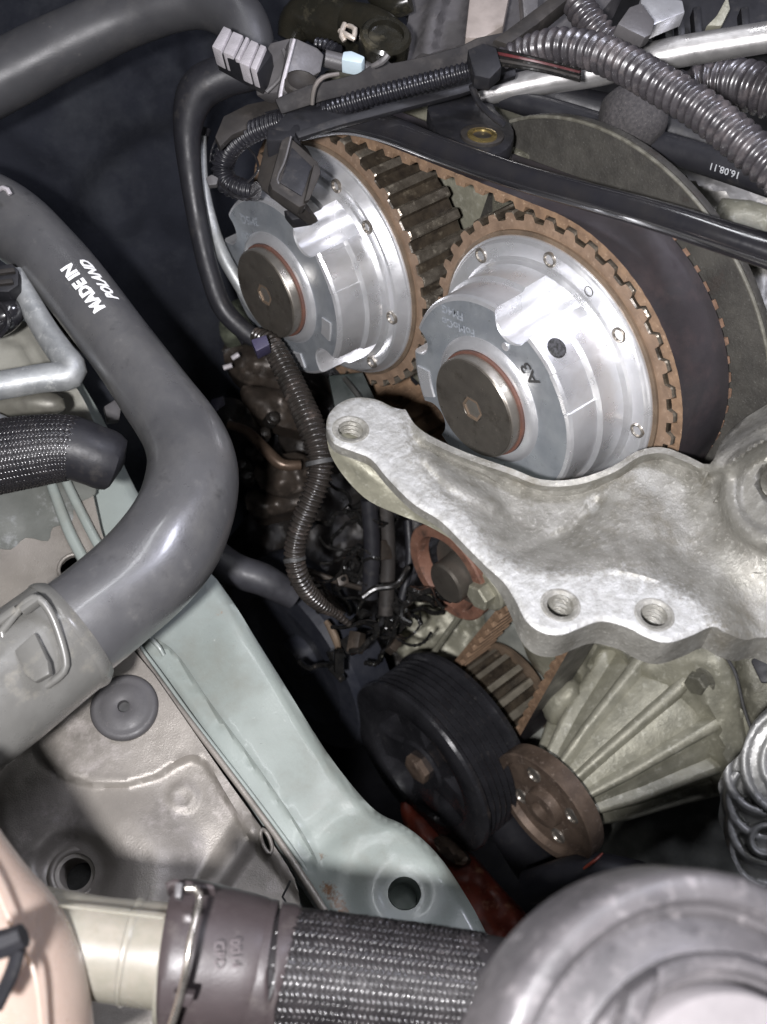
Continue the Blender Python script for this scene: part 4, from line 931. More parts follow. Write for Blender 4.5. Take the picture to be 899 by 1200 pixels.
wrap_text('printed_text', 'MADE IN', big, frac_at(big, 108, 362), 6.6, -.42, WHITEP, bh_, off=.055, flip=-1)
wrap_text('printed_text', 'POLAND', big, frac_at(big, 120, 350), 5.6, -.98, WHITEP, bh_, off=.05, flip=-1, shear=.5)
# quick coupling on the hose end
cq = thing('hose_coupling', 'beige grey coupling with a raised square latch on the lower end of the big hose', 'hose coupling', P(30, 780, 305))
CQ = mat('coupling_beige_grey', (.16,.158,.148), (.12,.118,.11), rough=.3, scale=50, spot=(.20,.19,.165), spot_scale=80, spot_lo=.55, spot_hi=.7)
tube('coupling_sleeve', [(78,746,386,72),(40,775,380,74),(-10,812,373,78),(-90,866,363,84)], CQ, cq, seg=48)
tube('coupling_ring', [(92,736,388,66),(84,742,387,73),(76,748,386,73),(70,752,385,68)], CQ, cq, seg=48, step=.0008)
lp = Plane(42, 772, 300, nv(-.1, -.25, -.95))
for pts, w_ in (([(2,740),(30,706),(46,702),(62,724),(76,768),(74,788),(50,806),(30,812),(14,790)], 5), ):
    lpts = [(x, y, 363, w_) for x, y in pts]+[(pts[0][0], pts[0][1], 363, w_)]
    tube('latch_frame', lpts, CQ, cq, seg=12)
slab('latch_tab', [(16,762),(40,740),(56,775),(58,790),(40,800),(28,790)], Plane(36, 770, 357, nv(-.2, -.3, -.93)), 3, CQ, cq, bev=1)
for x, y in ((4,718),(30,704),(8,760)): slab('latch_tooth', [(x-10,y+6),(x+12,y-10),(x+16,y-2),(x-6,y+14)], Plane(x, y, 362, nv(-.2, -.4, -.9)), 4, CQ, cq, bev=1)
# upper left hose
tube('coolant_hose', [(-80,130,500,42),(0,92,500,40),(70,55,498,38),(140,22,495,36),(200,2,490,35),(245,0,486,34),(280,22,482,31),(292,55,480,30),(290,90,480,28)], mat('hose_rubber_dark', (.05,.05,.053), (.036,.036,.04), rough=.4, scale=30, bump=.2, bscale=1500, spot=(.075,.073,.072), spot_scale=60, spot_lo=.5, spot_hi=.8, dirt=((.10,.095,.09), 300, .62, .75)), None, seg=48, step=.002, wob=.03, label='thick grey rubber hose arching over the top left corner', cat='hose')
# black hose behind connector going down
bhp = [(330,58,480,14),(300,85,478,18),(262,90,478,24),(232,108,480,24),(220,150,484,17),(224,210,490,13),(234,270,495,12),(246,320,500,12),(262,362,503,12),(292,392,505,11),(312,402,505,10)]
tube('vacuum_hose', bhp, RUBB, None, seg=28, label='black rubber hose curving down left of the left sprocket hub', cat='hose')
tube('thin_pipe', [(236,160,500,6),(238,210,502,6),(248,260,505,7),(262,300,505,8),(285,340,508,8),(300,365,512,7),(330,400,520,6)], PIPEOX, None, seg=16, label='slim silver pipe running beside the black hose, left of the left hub', cat='pipe')
tube('vacuum_hose', [(240,150,510,8),(232,200,512,7),(252,330,520,8),(290,400,520,8)], RUBB, None, seg=16, label='thin black hose tucked behind the curving black hose', cat='hose')
# lower conduit with cable tie
low_c = [(300,392,500,9),(318,404,495,13),(334,432,490,15),(350,466,485,16),(364,498,480,17),(374,528,478,17),(374,560,478,16),(362,592,480,14.5),(350,622,484,13.5),(345,650,488,13),(350,674,492,12.5),(362,695,500,11.5),(378,710,508,9),(392,718,514,6),(410,732,520,4)]
lc = thing('ribbed_conduit', 'long brownish black ribbed conduit hanging down between the hose and bracket', 'conduit', P(370, 560, 480), 'ribbed conduits')
conduit('conduit_tube', low_c, CONLO, 2.15, lc, amp=.22)
for (x, y, r, d) in ((376,541,18,478),(346,655,13.5,489)):
    tube('cable_tie', [(x-1,y-2,d,r),(x,y+3,d,r)], DARKM, lc, seg=24, step=.001)
slab('tape_band', [(294,398),(312,392),(316,404),(300,412)], Plane(305, 402, 480, nv(0, -.3, -1)), 8, VIOLET, lc, bev=.6)
# upper left conduit inside the trough
up_c = [(300,224,445,11),(284,222,448,13),(266,214,450,14),(261,196,450,14),(268,176,446,14),(286,160,440,13.5),(312,148,434,13.5),(345,138,428,13),(390,126,422,12.5),(440,112,416,12),(500,96,410,11.5),(560,80,404,11)]
uc = thing('ribbed_conduit', 'black ribbed conduit curling above the left hub and lying in the long cable tray', 'conduit', P(300, 200, 445), 'ribbed conduits')
conduit('conduit_tube', up_c, CONDK, 1.9, uc, amp=.2)
tube('cable_tie', [(341,139,430,15),(349,137,428,15)], DARKM, uc, seg=24, step=.001)
tube('wire', [(290,214,440,1.5),(302,200,440,1.5),(300,185,442,1.5),(290,172,444,1.5)], GLOSSB, uc, seg=8)
tube('wire', [(258,214,446,1.8),(272,228,442,1.8),(290,232,440,1.8),(304,222,440,1.8)], GLOSSB, uc, seg=8)
tube('wire', [(246,190,450,1.2),(250,170,448,1.2),(266,150,446,1.2),(300,136,440,1.4),(330,128,436,1.4)], GLOSSB, uc, seg=8)
slab('white_clip', [(241,208),(248,204),(256,208),(254,216),(244,217)], Plane(248, 210, 445, nv(0, -.2, -1)), 3, PLASG, uc, bev=.5)
# cable tray
tr = thing('cable_tray', 'long black plastic cable tray crossing above the sprockets', 'cable tray', P(450, 110, 430))
tb = Plane(450, 110, 428, nv(.10, -.55, -.82))
slab('tray_floor', [(318,150),(340,128),(372,112),(480,84),(560,62),(600,52),(612,80),(560,96),(480,120),(400,140),(352,158)], tb, 3, PLASB, tr, bev=.6)
wb = Plane(450, 90, 418, nv(.15, .25, -.95))
slab('tray_back_wall', [(322,116),(360,100),(388,94),(420,86),(452,66),(458,74),(470,72),(505,64),(540,54),(560,44),(590,38),(594,64),(560,74),(500,88),(440,104),(380,118),(330,134)], wb, 2.4, mat('tray_dusty_black', (.024,.022,.022), (.016,.015,.016), rough=.65, spec=.2, scale=90, bump=.2, spot=(.06,.054,.05), spot_scale=70, spot_lo=.5, spot_hi=.75), tr, bev=.7)
slab('tray_front_lip', [(345,154),(400,136),(470,118),(540,100),(604,80),(606,88),(540,110),(470,128),(400,146),(350,162)], Plane(450, 130, 412, nv(.1, -.2, -.97)), 3, PLASB, tr, bev=.8)
tube('tray_strap', [(366,122,412,4.5),(367,110,410,5),(371,98,408,5),(380,90,408,5),(396,87,410,4.5)], mat('strap_worn_grey', (.17,.15,.14), (.12,.11,.10), rough=.5), tr, seg=10, flat=.6)
slab('tray_latch', [(548,58),(566,50),(582,56),(588,78),(574,92),(556,88)], Plane(566, 72, 396, nv(0, -.4, -.9)), 6, PLASB, tr)
tube('tray_hook', [(436,78,405,3),(448,72,403,4),(455,64,402,4)], PLASG, tr, seg=8)
slab('tray_end_plate', [(262,136),(290,122),(318,116),(334,124),(320,140),(300,146),(272,158),(258,172),(252,160)], Plane(290, 140, 436, nv(.1, -.4, -.9)), 3, PLASD, tr)
# bracket clip tower
tw = thing('hose_clip_tower', 'grey plastic clip bracket standing at the left end of the cable tray', 'clip bracket', P(350, 110, 440))
p1 = Plane(365, 85, 425, nv(.35, -.15, -.92))
slab('clip_plate', [(340,44),(348,45),(372,56),(380,64),(376,84),(358,94),(348,104),(336,110),(328,104),(336,70)], p1, 5, PLASG, tw, bev=.7)
slab('clip_side', [(316,50),(340,44),(336,74),(326,108),(300,112),(298,90),(308,66)], Plane(320, 80, 432, nv(-.5, -.1, -.85)), 8, PLASG, tw, bev=1)
tube('clip_rib', [(345,46,420,2),(338,72,420,2.5),(330,104,420,2.5),(328,122,420,2.5)], CHROME, tw, seg=8)
tube('clip_arc', [(332,58,428,2.5),(336,74,428,2.5),(328,92,428,2.5),(312,108,428,2.5)], PLASG, tw, seg=8)
lathe(P(353, 97, 421), D(nv(.2, -.5, -.85)), [(-2, 6), (.5, 6), (1, 5), (0, 4.2), (-1, 1)], 28).out('clip_hole', PLASD, tw)
tube('clip_stay', [(380,68,440,10),(410,76,442,10),(440,84,444,9)], PLASG, tw, seg=14)
# ribbed bright clip block
rb = thing('ribbed_clip_block', 'shiny ribbed block clip below the upper left hose', 'clip', P(285, 62, 440))
q1 = Plane(285, 60, 430, nv(-.12, -.55, -.83))
for pts in ([(262,30),(271,34),(259,60),(248,54)], [(273,36),(285,41),(273,66),(261,61)], [(288,42),(292,44),(280,70),(275,68)], [(294,46),(303,50),(291,78),(280,73)], [(305,51),(312,54),(300,82),(293,79)]):
    slab('clip_rib', pts, q1, 8, CHROME, rb, bev=.6, h=.8)
slab('clip_core', [(262,32),(312,55),(318,64),(302,86),(250,58)], q1, 9, PLASB, rb, bev=.5, h=-.6)
# injector / sensor plugs at top
tp = thing('sensor_plug', 'dark round sensor plug with a pale steel spring clip, top edge', 'plug', P(430, 30, 470))
OLV = mat('olive_black_plastic', (.02,.018,.013), (.010,.010,.008), rough=.25, spec=.4, scale=60, spot=(.07,.062,.042), spot_scale=60, spot_lo=.55, spot_hi=.72)
tube('plug_boot', [(338,48,500,14),(352,26,498,26),(378,22,495,30),(405,30,490,30),(425,42,486,26)], OLV, tp, seg=28)
tube('plug_cap', [(408,22,470,20),(430,30,466,24),(452,42,462,24),(466,52,462,18)], OLV, tp, seg=28)
lathe(P(452, 42, 440), D(nv(.1, -.4, -.9)), [(-8, 9.4), (0, 9.6), (1, 8.6), (1, 6.8), (-1, 6.4), (-1.2, .4)], 36).out('plug_socket', OLV, tp)
for a in ([(404,28,450,3.2),(400,40,448,3.4),(404,48,448,3.2)], [(408,30,450,2.8),(416,34,448,3.2),(414,46,448,3)], [(398,36,449,3),(408,42,447,3.4),(416,46,447,3)]):
    tube('spring_clip', a, mat('pale_steel_clip', (.62,.55,.48), (.5,.44,.38), rough=.35, metal=.5), tp, seg=10)
tube('plug_loom', [(372,52,470,8),(384,54,468,8),(396,60,466,8)], CONDK, tp, seg=16, step=.0005, rad=corr(.002, .25))
tube('plug_loom', [(440,-10,470,14),(462,4,468,16),(480,0,466,14)], OLV, tp, seg=20)
slab('blue_connector', [(402,60),(412,59),(428,66),(424,74),(400,70)], Plane(418, 68, 432, nv(0, -.5, -.86)), 6, LBLUE, None, bev=.8, label='small pale blue connector above the cable tray', cat='connector')
# cam cover shapes top centre
cc_ = thing('cam_cover', 'dusty grey moulded cam cover at the top centre', 'engine cover', P(520, 40, 480))
cvp = Plane(520, 30, 476, nv(-.1, -.5, -.86))
relief('cover_shell', smooth_outline([(470,-60),(720,-60),(700,20),(620,50),(592,42),(560,46),(520,58),(470,72),(455,60),(470,44),(480,10)], 3), cvp, lambda x, y: 7*sm(14, 4, pdist(x, y, [(520,-20),(508,20),(500,60)]))+9*sm(26, 18, pdist(x, y, [(578,-40),(566,40)]))+1.5*noise.noise(Vector((x*.03, y*.03, 3))), 10, PLASG, cc_, spacing=6, smooth=60)
slab('cover_pad', [(552,-20),(600,-20),(590,30),(566,44),(545,44)], Plane(572, 10, 455, nv(0, -.5, -.86)), 6, mat('beige_dusty_metal', (.38,.33,.30), (.30,.26,.235), rough=.5, metal=.2, bump=.3), cc_, bev=1)
slab('cover_strut', [(578,46),(600,30),(640,0),(668,-20),(672,-6),(630,28),(596,52)], Plane(620, 20, 425, nv(.1, -.4, -.9)), 8, PLASD, cc_, bev=1)
slab('cover_strut', [(610,-20),(632,-20),(630,44),(616,44)], Plane(622, 14, 432, nv(.1, -.3, -.95)), 6, PLASG, cc_, bev=1)
# grommet lug
gl = thing('tray_mounting_lug', 'black plastic mounting lug with a brass insert, above the gap between the sprockets', 'mounting lug', P(565, 160, 425))
gp = Plane(565, 160, 418, nv(.05, -.72, -.69))
slab('lug_plate', smooth_outline([(502,118),(540,108),(570,108),(582,128),(600,146),(602,164),(588,178),(560,180),(532,172),(510,150)], 3), gp, 6, PLASB, gl, bev=1.2)
lathe(gp.W(565, 160, .3), D(gp.n), [(-1, 7.4), (.9, 7.6), (1.2, 7.0), (1.2, 5.4)], 40).out('insert_collar', PLASD, gl)
lathe(gp.W(565, 160, 1.2), D(gp.n), [(0, 5.2), (.9, 5.2), (1.0, 4.8), (1.0, 3.4), (-2, 3.0), (-2.1, .1)], 40).out('brass_insert', BRASS, gl, smooth=30)
tube('lug_web', [(553,100,400,4),(560,118,404,4),(572,132,408,4),(590,146,412,4)], PLASB, gl, seg=10)
# long gloss black pipe
tube('gloss_pipe', [(352,148,432,17),(400,140,428,17),(450,150,422,16.5),(520,177,410,15.5),(600,205,396,15),(680,228,384,16),(760,250,374,17.5),(830,272,366,19),(899,294,360,20.5),(970,318,354,22)], GLOSSB, None, seg=32, wob=.02, label='long shiny black pipe running diagonally above the right sprocket and belt', cat='pipe')
# silver pipe
sp_ = [(560,112,440,11),(585,106,438,14),(640,94,434,16),(700,84,428,17),(780,64,420,18),(860,50,414,18),(960,34,406,18)]
tube('silver_pipe', sp_, PIPEAL, None, seg=28, label='straight bright aluminium pipe crossing the top right corner', cat='pipe')
# right conduits
big_c = [(590,68,412,13),(618,58,408,17),(655,53,400,21),(697,61,392,23),(735,77,384,23.5),(770,97,376,24),(824,130,366,25),(879,174,356,26),(945,232,346,28)]
t1 = thing('ribbed_conduit', 'thick dusty ribbed conduit at the top right, crossing in front of the silver pipe', 'conduit', P(740, 100, 380), 'ribbed conduits')
conduit('conduit_tube', big_c, CONDU, 3.3, t1, amp=.2, seg=28)
t2 = thing('ribbed_conduit', 'ribbed conduit at the right edge, behind the thick dusty one', 'conduit', P(860, 105, 440), 'ribbed conduits')
conduit('conduit_tube', [(790,118,450,24),(822,98,446,26),(856,96,440,28),(890,104,432,30),(950,124,424,32)], CONDU, 3.6, t2, amp=.2, seg=28)
t3 = thing('ribbed_conduit', 'short ribbed conduit rising to the top edge above the thick dusty one', 'conduit', P(690, 20, 430), 'ribbed conduits')
conduit('conduit_tube', [(664,-30,440,17),(672,-5,436,18),(686,18,432,19),(704,40,430,19),(726,60,430,18)], CONDU, 3.0, t3, amp=.22, seg=24)
t4 = thing('wire_bundle', 'bundle of taped wires with a red one, left of the thick dusty conduit', 'wiring', P(610, 70, 405))
for q in range(5): tube('wire', [(578,58+q*4,404,2.5),(606,64+q*3.5,400,2.5),(640,72+q*3,398,2.5),(680,82+q*3,394,2.5)], REDW if q == 1 else (PLASD if q % 2 else BLKW), t4, seg=8, step=.001)
# printed black hose
ph_ = [(590,115,440,12),(640,128,434,14),(690,146,428,17),(740,163,420,18),(800,179,410,17.5),(860,198,400,18),(930,222,390,19)]
pb = thing('printed_hose', 'black hose with a small white date print, top right under the thick conduit', 'hose', P(780, 180, 415))
tube('hose_body', ph_, RUBB, pb, seg=32)
wrap_text('printed_text', '16.08.11', ph_, frac_at(ph_, 856, 199), 3.3, .62, GREYP, pb, flip=-1, off=.01, lift=.05)
tube('hose_body', [(600,92,445,10),(650,112,440,16),(700,130,440,22),(780,150,440,24),(860,180,440,26),(960,215,440,26)], RUBB, thing('plain_hose', 'plain black hose lying directly behind the printed one', 'hose', P(760, 150, 440)), seg=24)
# foam ball
fb = MB(); seg = 40; v = []; f = []; c0 = P(742, 138, 412)
for i in range(seg//2+1):
    a = math.pi*i/(seg//2)
    for k in range(seg):
        b_ = 2*math.pi*k/seg; dv = Vector((math.sin(a)*math.cos(b_), math.sin(a)*math.sin(b_), math.cos(a))); rr = .0118*(1+.05*noise.noise(dv*3)); v.append(c0+dv*rr)
for i in range(seg//2):
    for k in range(seg): f.append((i*seg+k, i*seg+(k+1) % seg, (i+1)*seg+(k+1) % seg, (i+1)*seg+k))
fb.add(v, f); fb.out('felt_pad', mat('felt_pad_fuzzy', (.065,.06,.06), (.03,.028,.03), rough=.9, scale=900, bump=1, bscale=1800, spot=(.15,.14,.13), spot_scale=1800, spot_lo=.6, spot_hi=.66), None, label='round fuzzy dark felt pad wedged below the thick dusty conduit', cat='pad')
# top right bits
slab('grey_tab', [(738,8),(752,3),(768,24),(764,40),(756,44),(724,28)], Plane(748, 24, 390, nv(.2, -.4, -.9)), 5, PLASG, None, bev=.6, label='square dusty grey tab above the thick conduit near the top edge', cat='tab')
slab('alloy_plate', [(752,-6),(800,0),(803,14),(778,24),(764,30),(750,12)], Plane(780, 12, 410, nv(.1, -.5, -.86)), 6, ALU, None, bev=.6, label='bright alloy plate corner at the top edge, right of the grey tab', cat='plate')
ecu = thing('fuse_box', 'black plastic box with ribs at the top right corner', 'fuse box', P(850, 10, 460))
slab('box_body', [(770,-60),(960,-60),(960,44),(860,50),(780,48)], Plane(860, 10, 470, nv(0, -.4, -.9)), 20, PLASB, ecu, bev=1.5)
for x in (792, 812, 868): slab('box_rib', [(x,8),(x+9,6),(x+12,40),(x+3,42)], Plane(x, 20, 455, nv(0, -.3, -.95)), 6, PLASB, ecu, bev=.8)
slab('box_wedge', [(828,30),(840,18),(853,-6),(856,10),(846,30)], Plane(842, 14, 452, nv(0, -.3, -.95)), 4, CASTOL, ecu, bev=.6)
# pale gearbox / head casting right of the rear cover
hd = thing('inlet_casting', 'pale ribbed aluminium casting at the right edge, behind the rear timing cover', 'casting', P(860, 250, 520))
lump('casting_body', [(770,170),(800,190),(860,214),(980,250),(980,520),(899,480),(880,400),(850,320),(810,250)], Plane(860, 260, 525, nv(-.1, -.3, -.95)), 5, mat('pale_cast_alloy', (.46,.45,.43), (.33,.32,.30), rough=.5, metal=.4, scale=90, bump=.5, bscale=400, spot=(.62,.6,.57), spot_scale=120, spot_lo=.55, spot_hi=.7), hd, 61, ridges=[([(800,205),(860,235),(940,262)], 10, 5), ([(840,262),(899,268)], 9, 5)], sp=7)
lump('casting_step', [(846,232),(960,262),(960,300),(860,300)], Plane(890, 270, 505, nv(-.1, -.1, -1)), 2, CASTOL, hd, 63)
# under the belt right
tube('stud_spacer', [(838,520,455,12),(850,500,450,13),(858,486,446,13)], mat('dull_steel_spacer', (.34,.34,.32), (.25,.25,.23), rough=.45, metal=.5), None, seg=24, label='short pale steel spacer between the belt and the bracket arm', cat='spacer')
tube('cover_seam', [(848,458,430,3),(870,466,430,3),(884,480,430,3)], CASTOL, None, seg=8, label='thin metal edge crossing the back cover by the bracket arm', cat='trim')
# connector on left hub
cn = thing('sensor_connector', 'dusty black rectangular plug sitting on top of the left hub', 'connector', P(340, 205, 420))
k1 = Plane(350, 205, 402, nv(.25, -.35, -.9))
slab('plug_face', [(338,158),(374,190),(374,196),(358,240),(351,243),(319,222),(316,214),(330,164)], k1, 5, PLASD, cn, bev=1.4)
slab('plug_inset', [(342,172),(366,195),(354,230),(328,214)], k1, 1.2, PLASB, cn, bev=.4, h=.35)
slab('plug_body', [(312,158),(338,152),(344,164),(330,210),(352,240),(340,246),(306,222),(300,210)], Plane(322, 200, 412, nv(-.45, -.2, -.88)), 14, PLASD, cn, bev=1.4)
slab('plug_top', [(314,146),(352,144),(352,160),(338,164),(312,164)], Plane(332, 152, 412, nv(0, -.6, -.8)), 12, PLASB, cn, bev=1)
tube('plug_lip', [(341,160,400,1.2),(334,188,399,1.3),(325,213,399,1.3),(342,230,399,1.2),(354,237,399,1.2)], PLASG, cn, seg=8)
slab('plug_latch', [(368,192),(375,195),(376,203),(363,234),(357,236),(361,220)], Plane(368, 212, 400, nv(.3, -.2, -.9)), 3, PLASD, cn, bev=.5)
slab('plug_key', [(332,246),(350,244),(366,246),(366,254),(342,258)], Plane(350, 250, 420, nv(0, -.3, -1)), 6, PLASB, cn, bev=.8)
# left side aluminium pipe
tube('bent_aluminium_pipe', [(18,318,470,9),(30,345,468,13),(52,385,464,15),(72,414,460,16),(84,430,458,17),(80,440,457,17.5),(50,443,455,17),(10,450,452,17),(-50,460,448,17)], PIPEOX, None, seg=28, label='small oxidised aluminium pipe bent into a sharp elbow at the left edge', cat='pipe')
tube('pipe_stub', [(-60,482,470,16),(0,474,468,16),(40,472,466,16),(62,474,466,14),(74,478,466,8),(76,479,466,2)], mat('olive_grey_pipe', (.16,.155,.13), (.11,.105,.09), rough=.45, metal=.3), None, seg=24, label='dull olive pipe stub with a rounded end under the bent aluminium pipe', cat='pipe')
tube('small_duct', [(-30,500,455,22),(0,506,455,20),(14,512,455,10)], PIPEOX, None, seg=20, label='pale pipe end just above the braided hose at the left edge', cat='pipe')
# braided hoses
def braid(parent, ctrl, per_mm, rows, m, s0=0.0, s1=1.0, r_mm=.45, jit=.2, rise=.35, slant=.8):
    rs = resample(path_px(ctrl), .0003); pts = [a[0] for a in rs]; T, X, Y = frames(pts); Lt = rs[-1][2]
    mb = MB(); nn = int(Lt*(s1-s0)/(per_mm*MM)); rn = random.Random(3)
    for j in range(rows):
        sg = 1 if j % 2 else -1
        for i in range(nn):
            s = s0*Lt+(i+.5*(j % 2)+rn.uniform(-.12, .12))*per_mm*MM; k = int(s/.0003)
            if k < 2 or k > len(rs)-3: continue
            r = rs[k][1]*1.0; a = 2*math.pi*(j+.5)/rows; wa = math.pi/rows*1.02; ln = slant*MM
            q = []
            for u_, w_, e in ((-1, -.8, .0), (-1, .8, .0), (1, .8, .0), (1, -.8, .0), (-.7, 0, 1), (.7, 0, 1)):
                kk = k+int((sg*u_*ln + w_*per_mm*MM*.30)/.0003); kk = max(1, min(len(rs)-2, kk)); aa = a+u_*wa
                rr = r+e*rise*MM*(1+rn.uniform(-jit, jit)); q.append(pts[kk]+X[kk]*math.cos(aa)*rr+Y[kk]*math.sin(aa)*rr)
            mb.add(q, [(0, 1, 4), (1, 2, 5, 4), (2, 3, 5), (3, 0, 4, 5)])
    return mb.out('braid_strands', m, parent, smooth=0, kind='stuff')
bl = thing('braided_hose', 'black woven-sleeved hose with a smooth rubber end, left edge', 'hose', P(60, 530, 430), 'braided hoses')
lh = [(-90,548,425,46),(-30,540,425,44),(30,530,424,42),(80,525,424,38),(108,533,425,36),(124,539,427,36),(134,542,428,33),(140,544,429,27),(143,545,429,18),(144,546,429,6)]
tube('rubber_sleeve', lh, RUBB, bl, seg=40)
braid(bl, lh, 1.25, 60, BRAIDS, .0, .77, rise=.3)

# black plugs at the left edge
lpz = thing('round_black_plug', 'glossy black round plug and rubber boot at the left edge above the aluminium pipe', 'plug', P(5, 350, 480))
tube('boot', [(-40,372,470,26),(-10,374,468,24),(12,366,466,18),(22,356,466,10),(24,354,466,3)], GLOSSB, lpz, seg=28)
tube('boot_ring', [(-8,350,462,3),(6,362,460,3),(10,380,460,3),(0,394,462,3)], GLOSSB, lpz, seg=10)
slab('plug_body', [(-20,314),(14,308),(22,316),(22,334),(10,342),(-20,342)], Plane(4, 326, 458, nv(.1, -.3, -.94)), 10, PLASB, lpz, bev=1)
slab('plug_rib', [(-20,318),(16,313),(18,318),(-20,323)], Plane(4, 326, 456, nv(.1, -.3, -.94)), 2, PLASD, lpz, bev=.4)
slab('plug_rib', [(-20,330),(14,326),(16,331),(-20,335)], Plane(4, 326, 456, nv(.1, -.3, -.94)), 2, PLASD, lpz, bev=.4)
tube('thin_cable', [(24,330,480,3),(50,358,482,3),(78,392,484,3),(100,414,488,3)], GLOSSB, None, seg=8, label='thin black cable between the big hose and the bent aluminium pipe', cat='cable')
tube('ring_terminal', [(-6,224,470,3),(6,220,468,3),(12,228,468,3)], CHROME, None, seg=8, label='small metal ring end on top of the big hose at the left edge', cat='ring')
# ================================================================== foreground bottom
mh = [(318,1140,300,72),(370,1143,298,71),(440,1151,296,70),(520,1160,294,68),(600,1168,292,64),(690,1180,290,60)]
bm_ = thing('braided_hose', 'thick mesh-sleeved hose lying across the bottom, plugged into the brown connector', 'hose', P(450, 1170, 300), 'braided hoses')
tube('rubber_sleeve', mh, mat('mauve_black_rubber', (.016,.014,.015), (.010,.009,.010), rough=.6, spec=.3), bm_, seg=56)
braid(bm_, mh, 1.35, 44, BRAIDS, .06, .68, rise=.6, slant=.95)
# reservoir
rv = thing('coolant_reservoir', 'translucent pinkish beige plastic tank with an outlet spout, bottom left corner', 'reservoir', P(0, 1120, 300))
tube('tank_body', [(-120,930,285,75),(-100,1000,282,95),(-75,1080,280,120),(-40,1160,280,135),(-30,1260,280,140)], RESV, rv, seg=48, step=.003)
tube('outlet_spout', [(10,1098,300,64),(60,1104,300,60),(120,1112,300,58),(190,1120,300,60),(215,1124,300,60)], SPOUT, rv, seg=40)
tube('tank_seam', [(-40,985,262,3),(-10,1030,260,3),(14,1085,256,3),(40,1140,254,3),(50,1220,254,3)], RESV, rv, seg=8)
tube('spout_flange', [(196,1121,300,78),(204,1122,300,80),(212,1123,300,78)], SPOUT, rv, seg=48, step=.0006)
tc_ = thing('push_clip', 'black plastic fir-tree clip poking in from the left edge in front of the tank', 'clip', P(15, 1125, 240))
tube('clip_head', [(-12,1110,240,18),(10,1104,240,17),(28,1096,240,15)], PLASB, tc_, seg=8)
tube('clip_stem', [(22,1112,240,9),(14,1140,240,9),(-5,1180,240,9)], PLASB, tc_, seg=8)
tube('mould_ring', [(150,1115,300,59.5),(152,1115.3,300,61),(155,1115.6,300,61),(157,1116,300,59.5)], SPOUT, rv, seg=48, step=.0005)
ontube('mould_line', Plane(120, 1060, 286, nv(0, -.6, -.8)), [(56,1060,0,.4),(100,1065,0,.4),(150,1071,0,.4),(192,1076,0,.4)], SPOUT, rv)
# quick connector
qc = thing('quick_connector', 'dusty brown plastic quick connector with a steel spring wire, between tank spout and mesh hose', 'hose connector', P(250, 1150, 300))
qp = [(200,1122,300,86),(203,1122,300,90),(230,1126,300,90),(262,1130,300,86),(292,1134,300,82),(306,1137,300,78)]
tube('connector_body', qp, QCON, qc, seg=72, step=.0012)
tube('connector_collar', [(300,1136,300,78),(303,1137,300,81),(318,1139,300,80),(322,1139,300,77)], QCON, qc, seg=72, step=.0006)
tube('connector_collar', [(324,1139,300,76),(326,1140,300,79),(331,1140,300,79),(334,1141,300,74)], QCON, qc, seg=72, step=.0006)
tube('band_groove', [(322,1139,300,75),(326,1140,300,75.5)], DARKM, qc, seg=64, step=.0006)
qpl = Plane(225, 1045, 290, nv(0, -.6, -.8))
slab('latch_ridge', [(193,1034),(204,1029),(250,1036),(252,1042),(200,1037),(196,1044)], Plane(222, 1036, 285, nv(0, -.7, -.7)), 4, QCON, qc, bev=.5)
slab('latch_post', [(205,1034),(214,1034),(212,1052),(204,1052)], Plane(209, 1043, 279, nv(0, -.5, -.86)), 4, PLASG, qc, bev=.5)
def on_tube(ctrl, s, a, lift):
    rs = resample(path_px(ctrl), .0005); pts = [q[0] for q in rs]; T, X, Y = frames(pts); i = int(s*(len(rs)-1)); r = rs[i][1]+lift*MM
    return pts[i]+X[i]*math.cos(a)*r+Y[i]*math.sin(a)*r
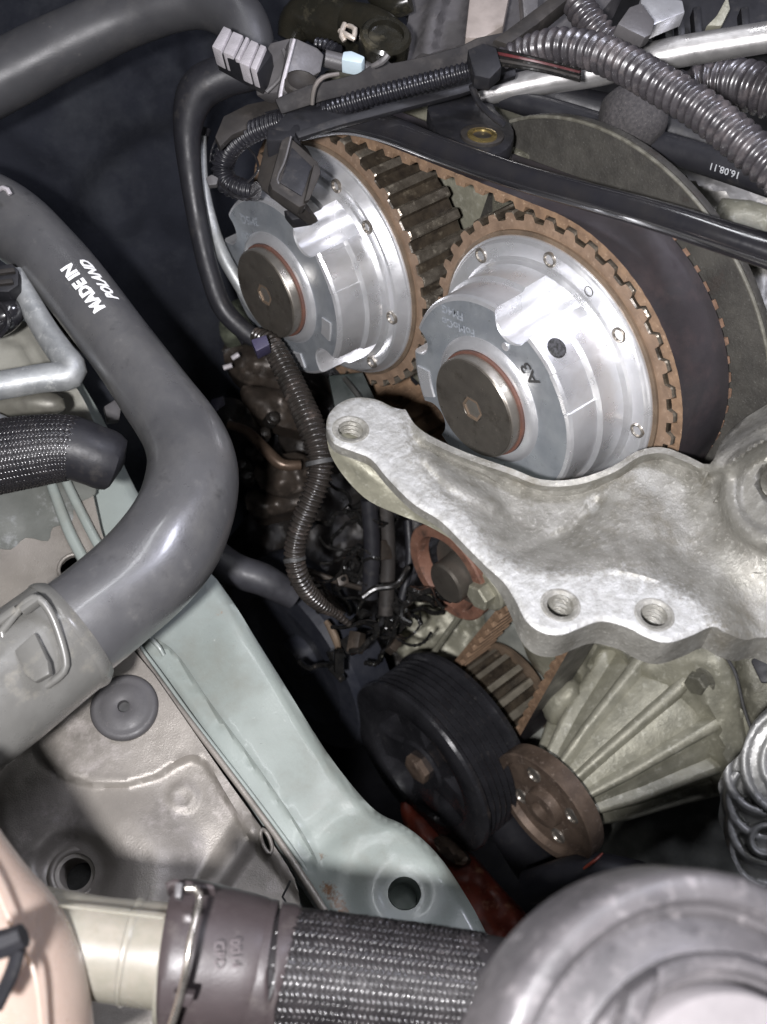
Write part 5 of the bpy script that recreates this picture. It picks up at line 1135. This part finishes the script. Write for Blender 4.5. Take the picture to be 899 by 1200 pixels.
wp_ = [(218,1041,275,4.2),(230,1042,275,4.4),(234,1052,275,4.4),(230,1074,271,4.2),(224,1098,268,4.2),(219,1128,266,4.4),(213,1160,267,4.6),(206,1185,268,4.8),(196,1215,270,5)]
tube('spring_wire', wp_, WIRE, qc, seg=16)
slab('wire_boss', [(212,1070),(224,1070),(226,1082),(213,1083)], Plane(218, 1076, 271, nv(0, -.3, -.95)), 3, QCON, qc, bev=.6)
slab('wire_boss', [(202,1164),(228,1166),(222,1182),(208,1180)], Plane(214, 1172, 269, nv(0, .1, -1)), 3, QCON, qc, bev=.6)
EMB = mat('embossed_letters', (.075,.055,.06), (.06,.045,.05), rough=.5)
cpn = Plane(266, 1118, 281.0, nv(0, -.12, -1))
text_on_plane('embossed_text', 'GPD', 3.4, cpn, 256, 1120, (0, 10), EMB, qc, h=1.3, off=-.01)
text_on_plane('embossed_text', '0014', 3.4, cpn, 275, 1118, (0, 10), EMB, qc, h=1.3, off=-.01)
# filler cap
fc = thing('filler_cap', 'large out-of-focus round grey cap with stepped rings, bottom right corner', 'filler cap', P(830, 1300, 200))
an = nv(.26, -.22, -.94).normalized(); c0 = cv(828, 1312, 198)
ax = D(an)
lathe(V(c0), ax, [(-16, 39.6), (-3, 39.8), (0, 39.2), (1.2, 37.8), (1.3, 35.2), (.4, 34.2), (-2.4, 33.6), (-2.8, 32.6), (-.8, 30.0), (1.4, 27.5), (1.9, 26.5), (1.9, 2)], 128).out('cap_skirt', CAPG, fc, smooth=40)
lathe(V(c0), ax, [(1.5, 26.6), (4.6, 26.4), (5.4, 25.6), (5.4, 24.2), (3.2, 23.6), (2.8, 22.6), (1.4, 22.4)], 96, closed=True).out('cap_ring', CAPG, fc, smooth=40)
lathe(V(c0), ax, [(1.6, 21.9), (6.6, 21.6), (7.8, 20.8), (8.2, 19.0), (8.5, 1)], 96).out('cap_centre', CAPC, fc, smooth=40)
slab('grip_web', [(740,1165),(775,1140),(752,1215),(722,1230)], Plane(748, 1190, 189, an), 4, CAPG, fc, bev=1)
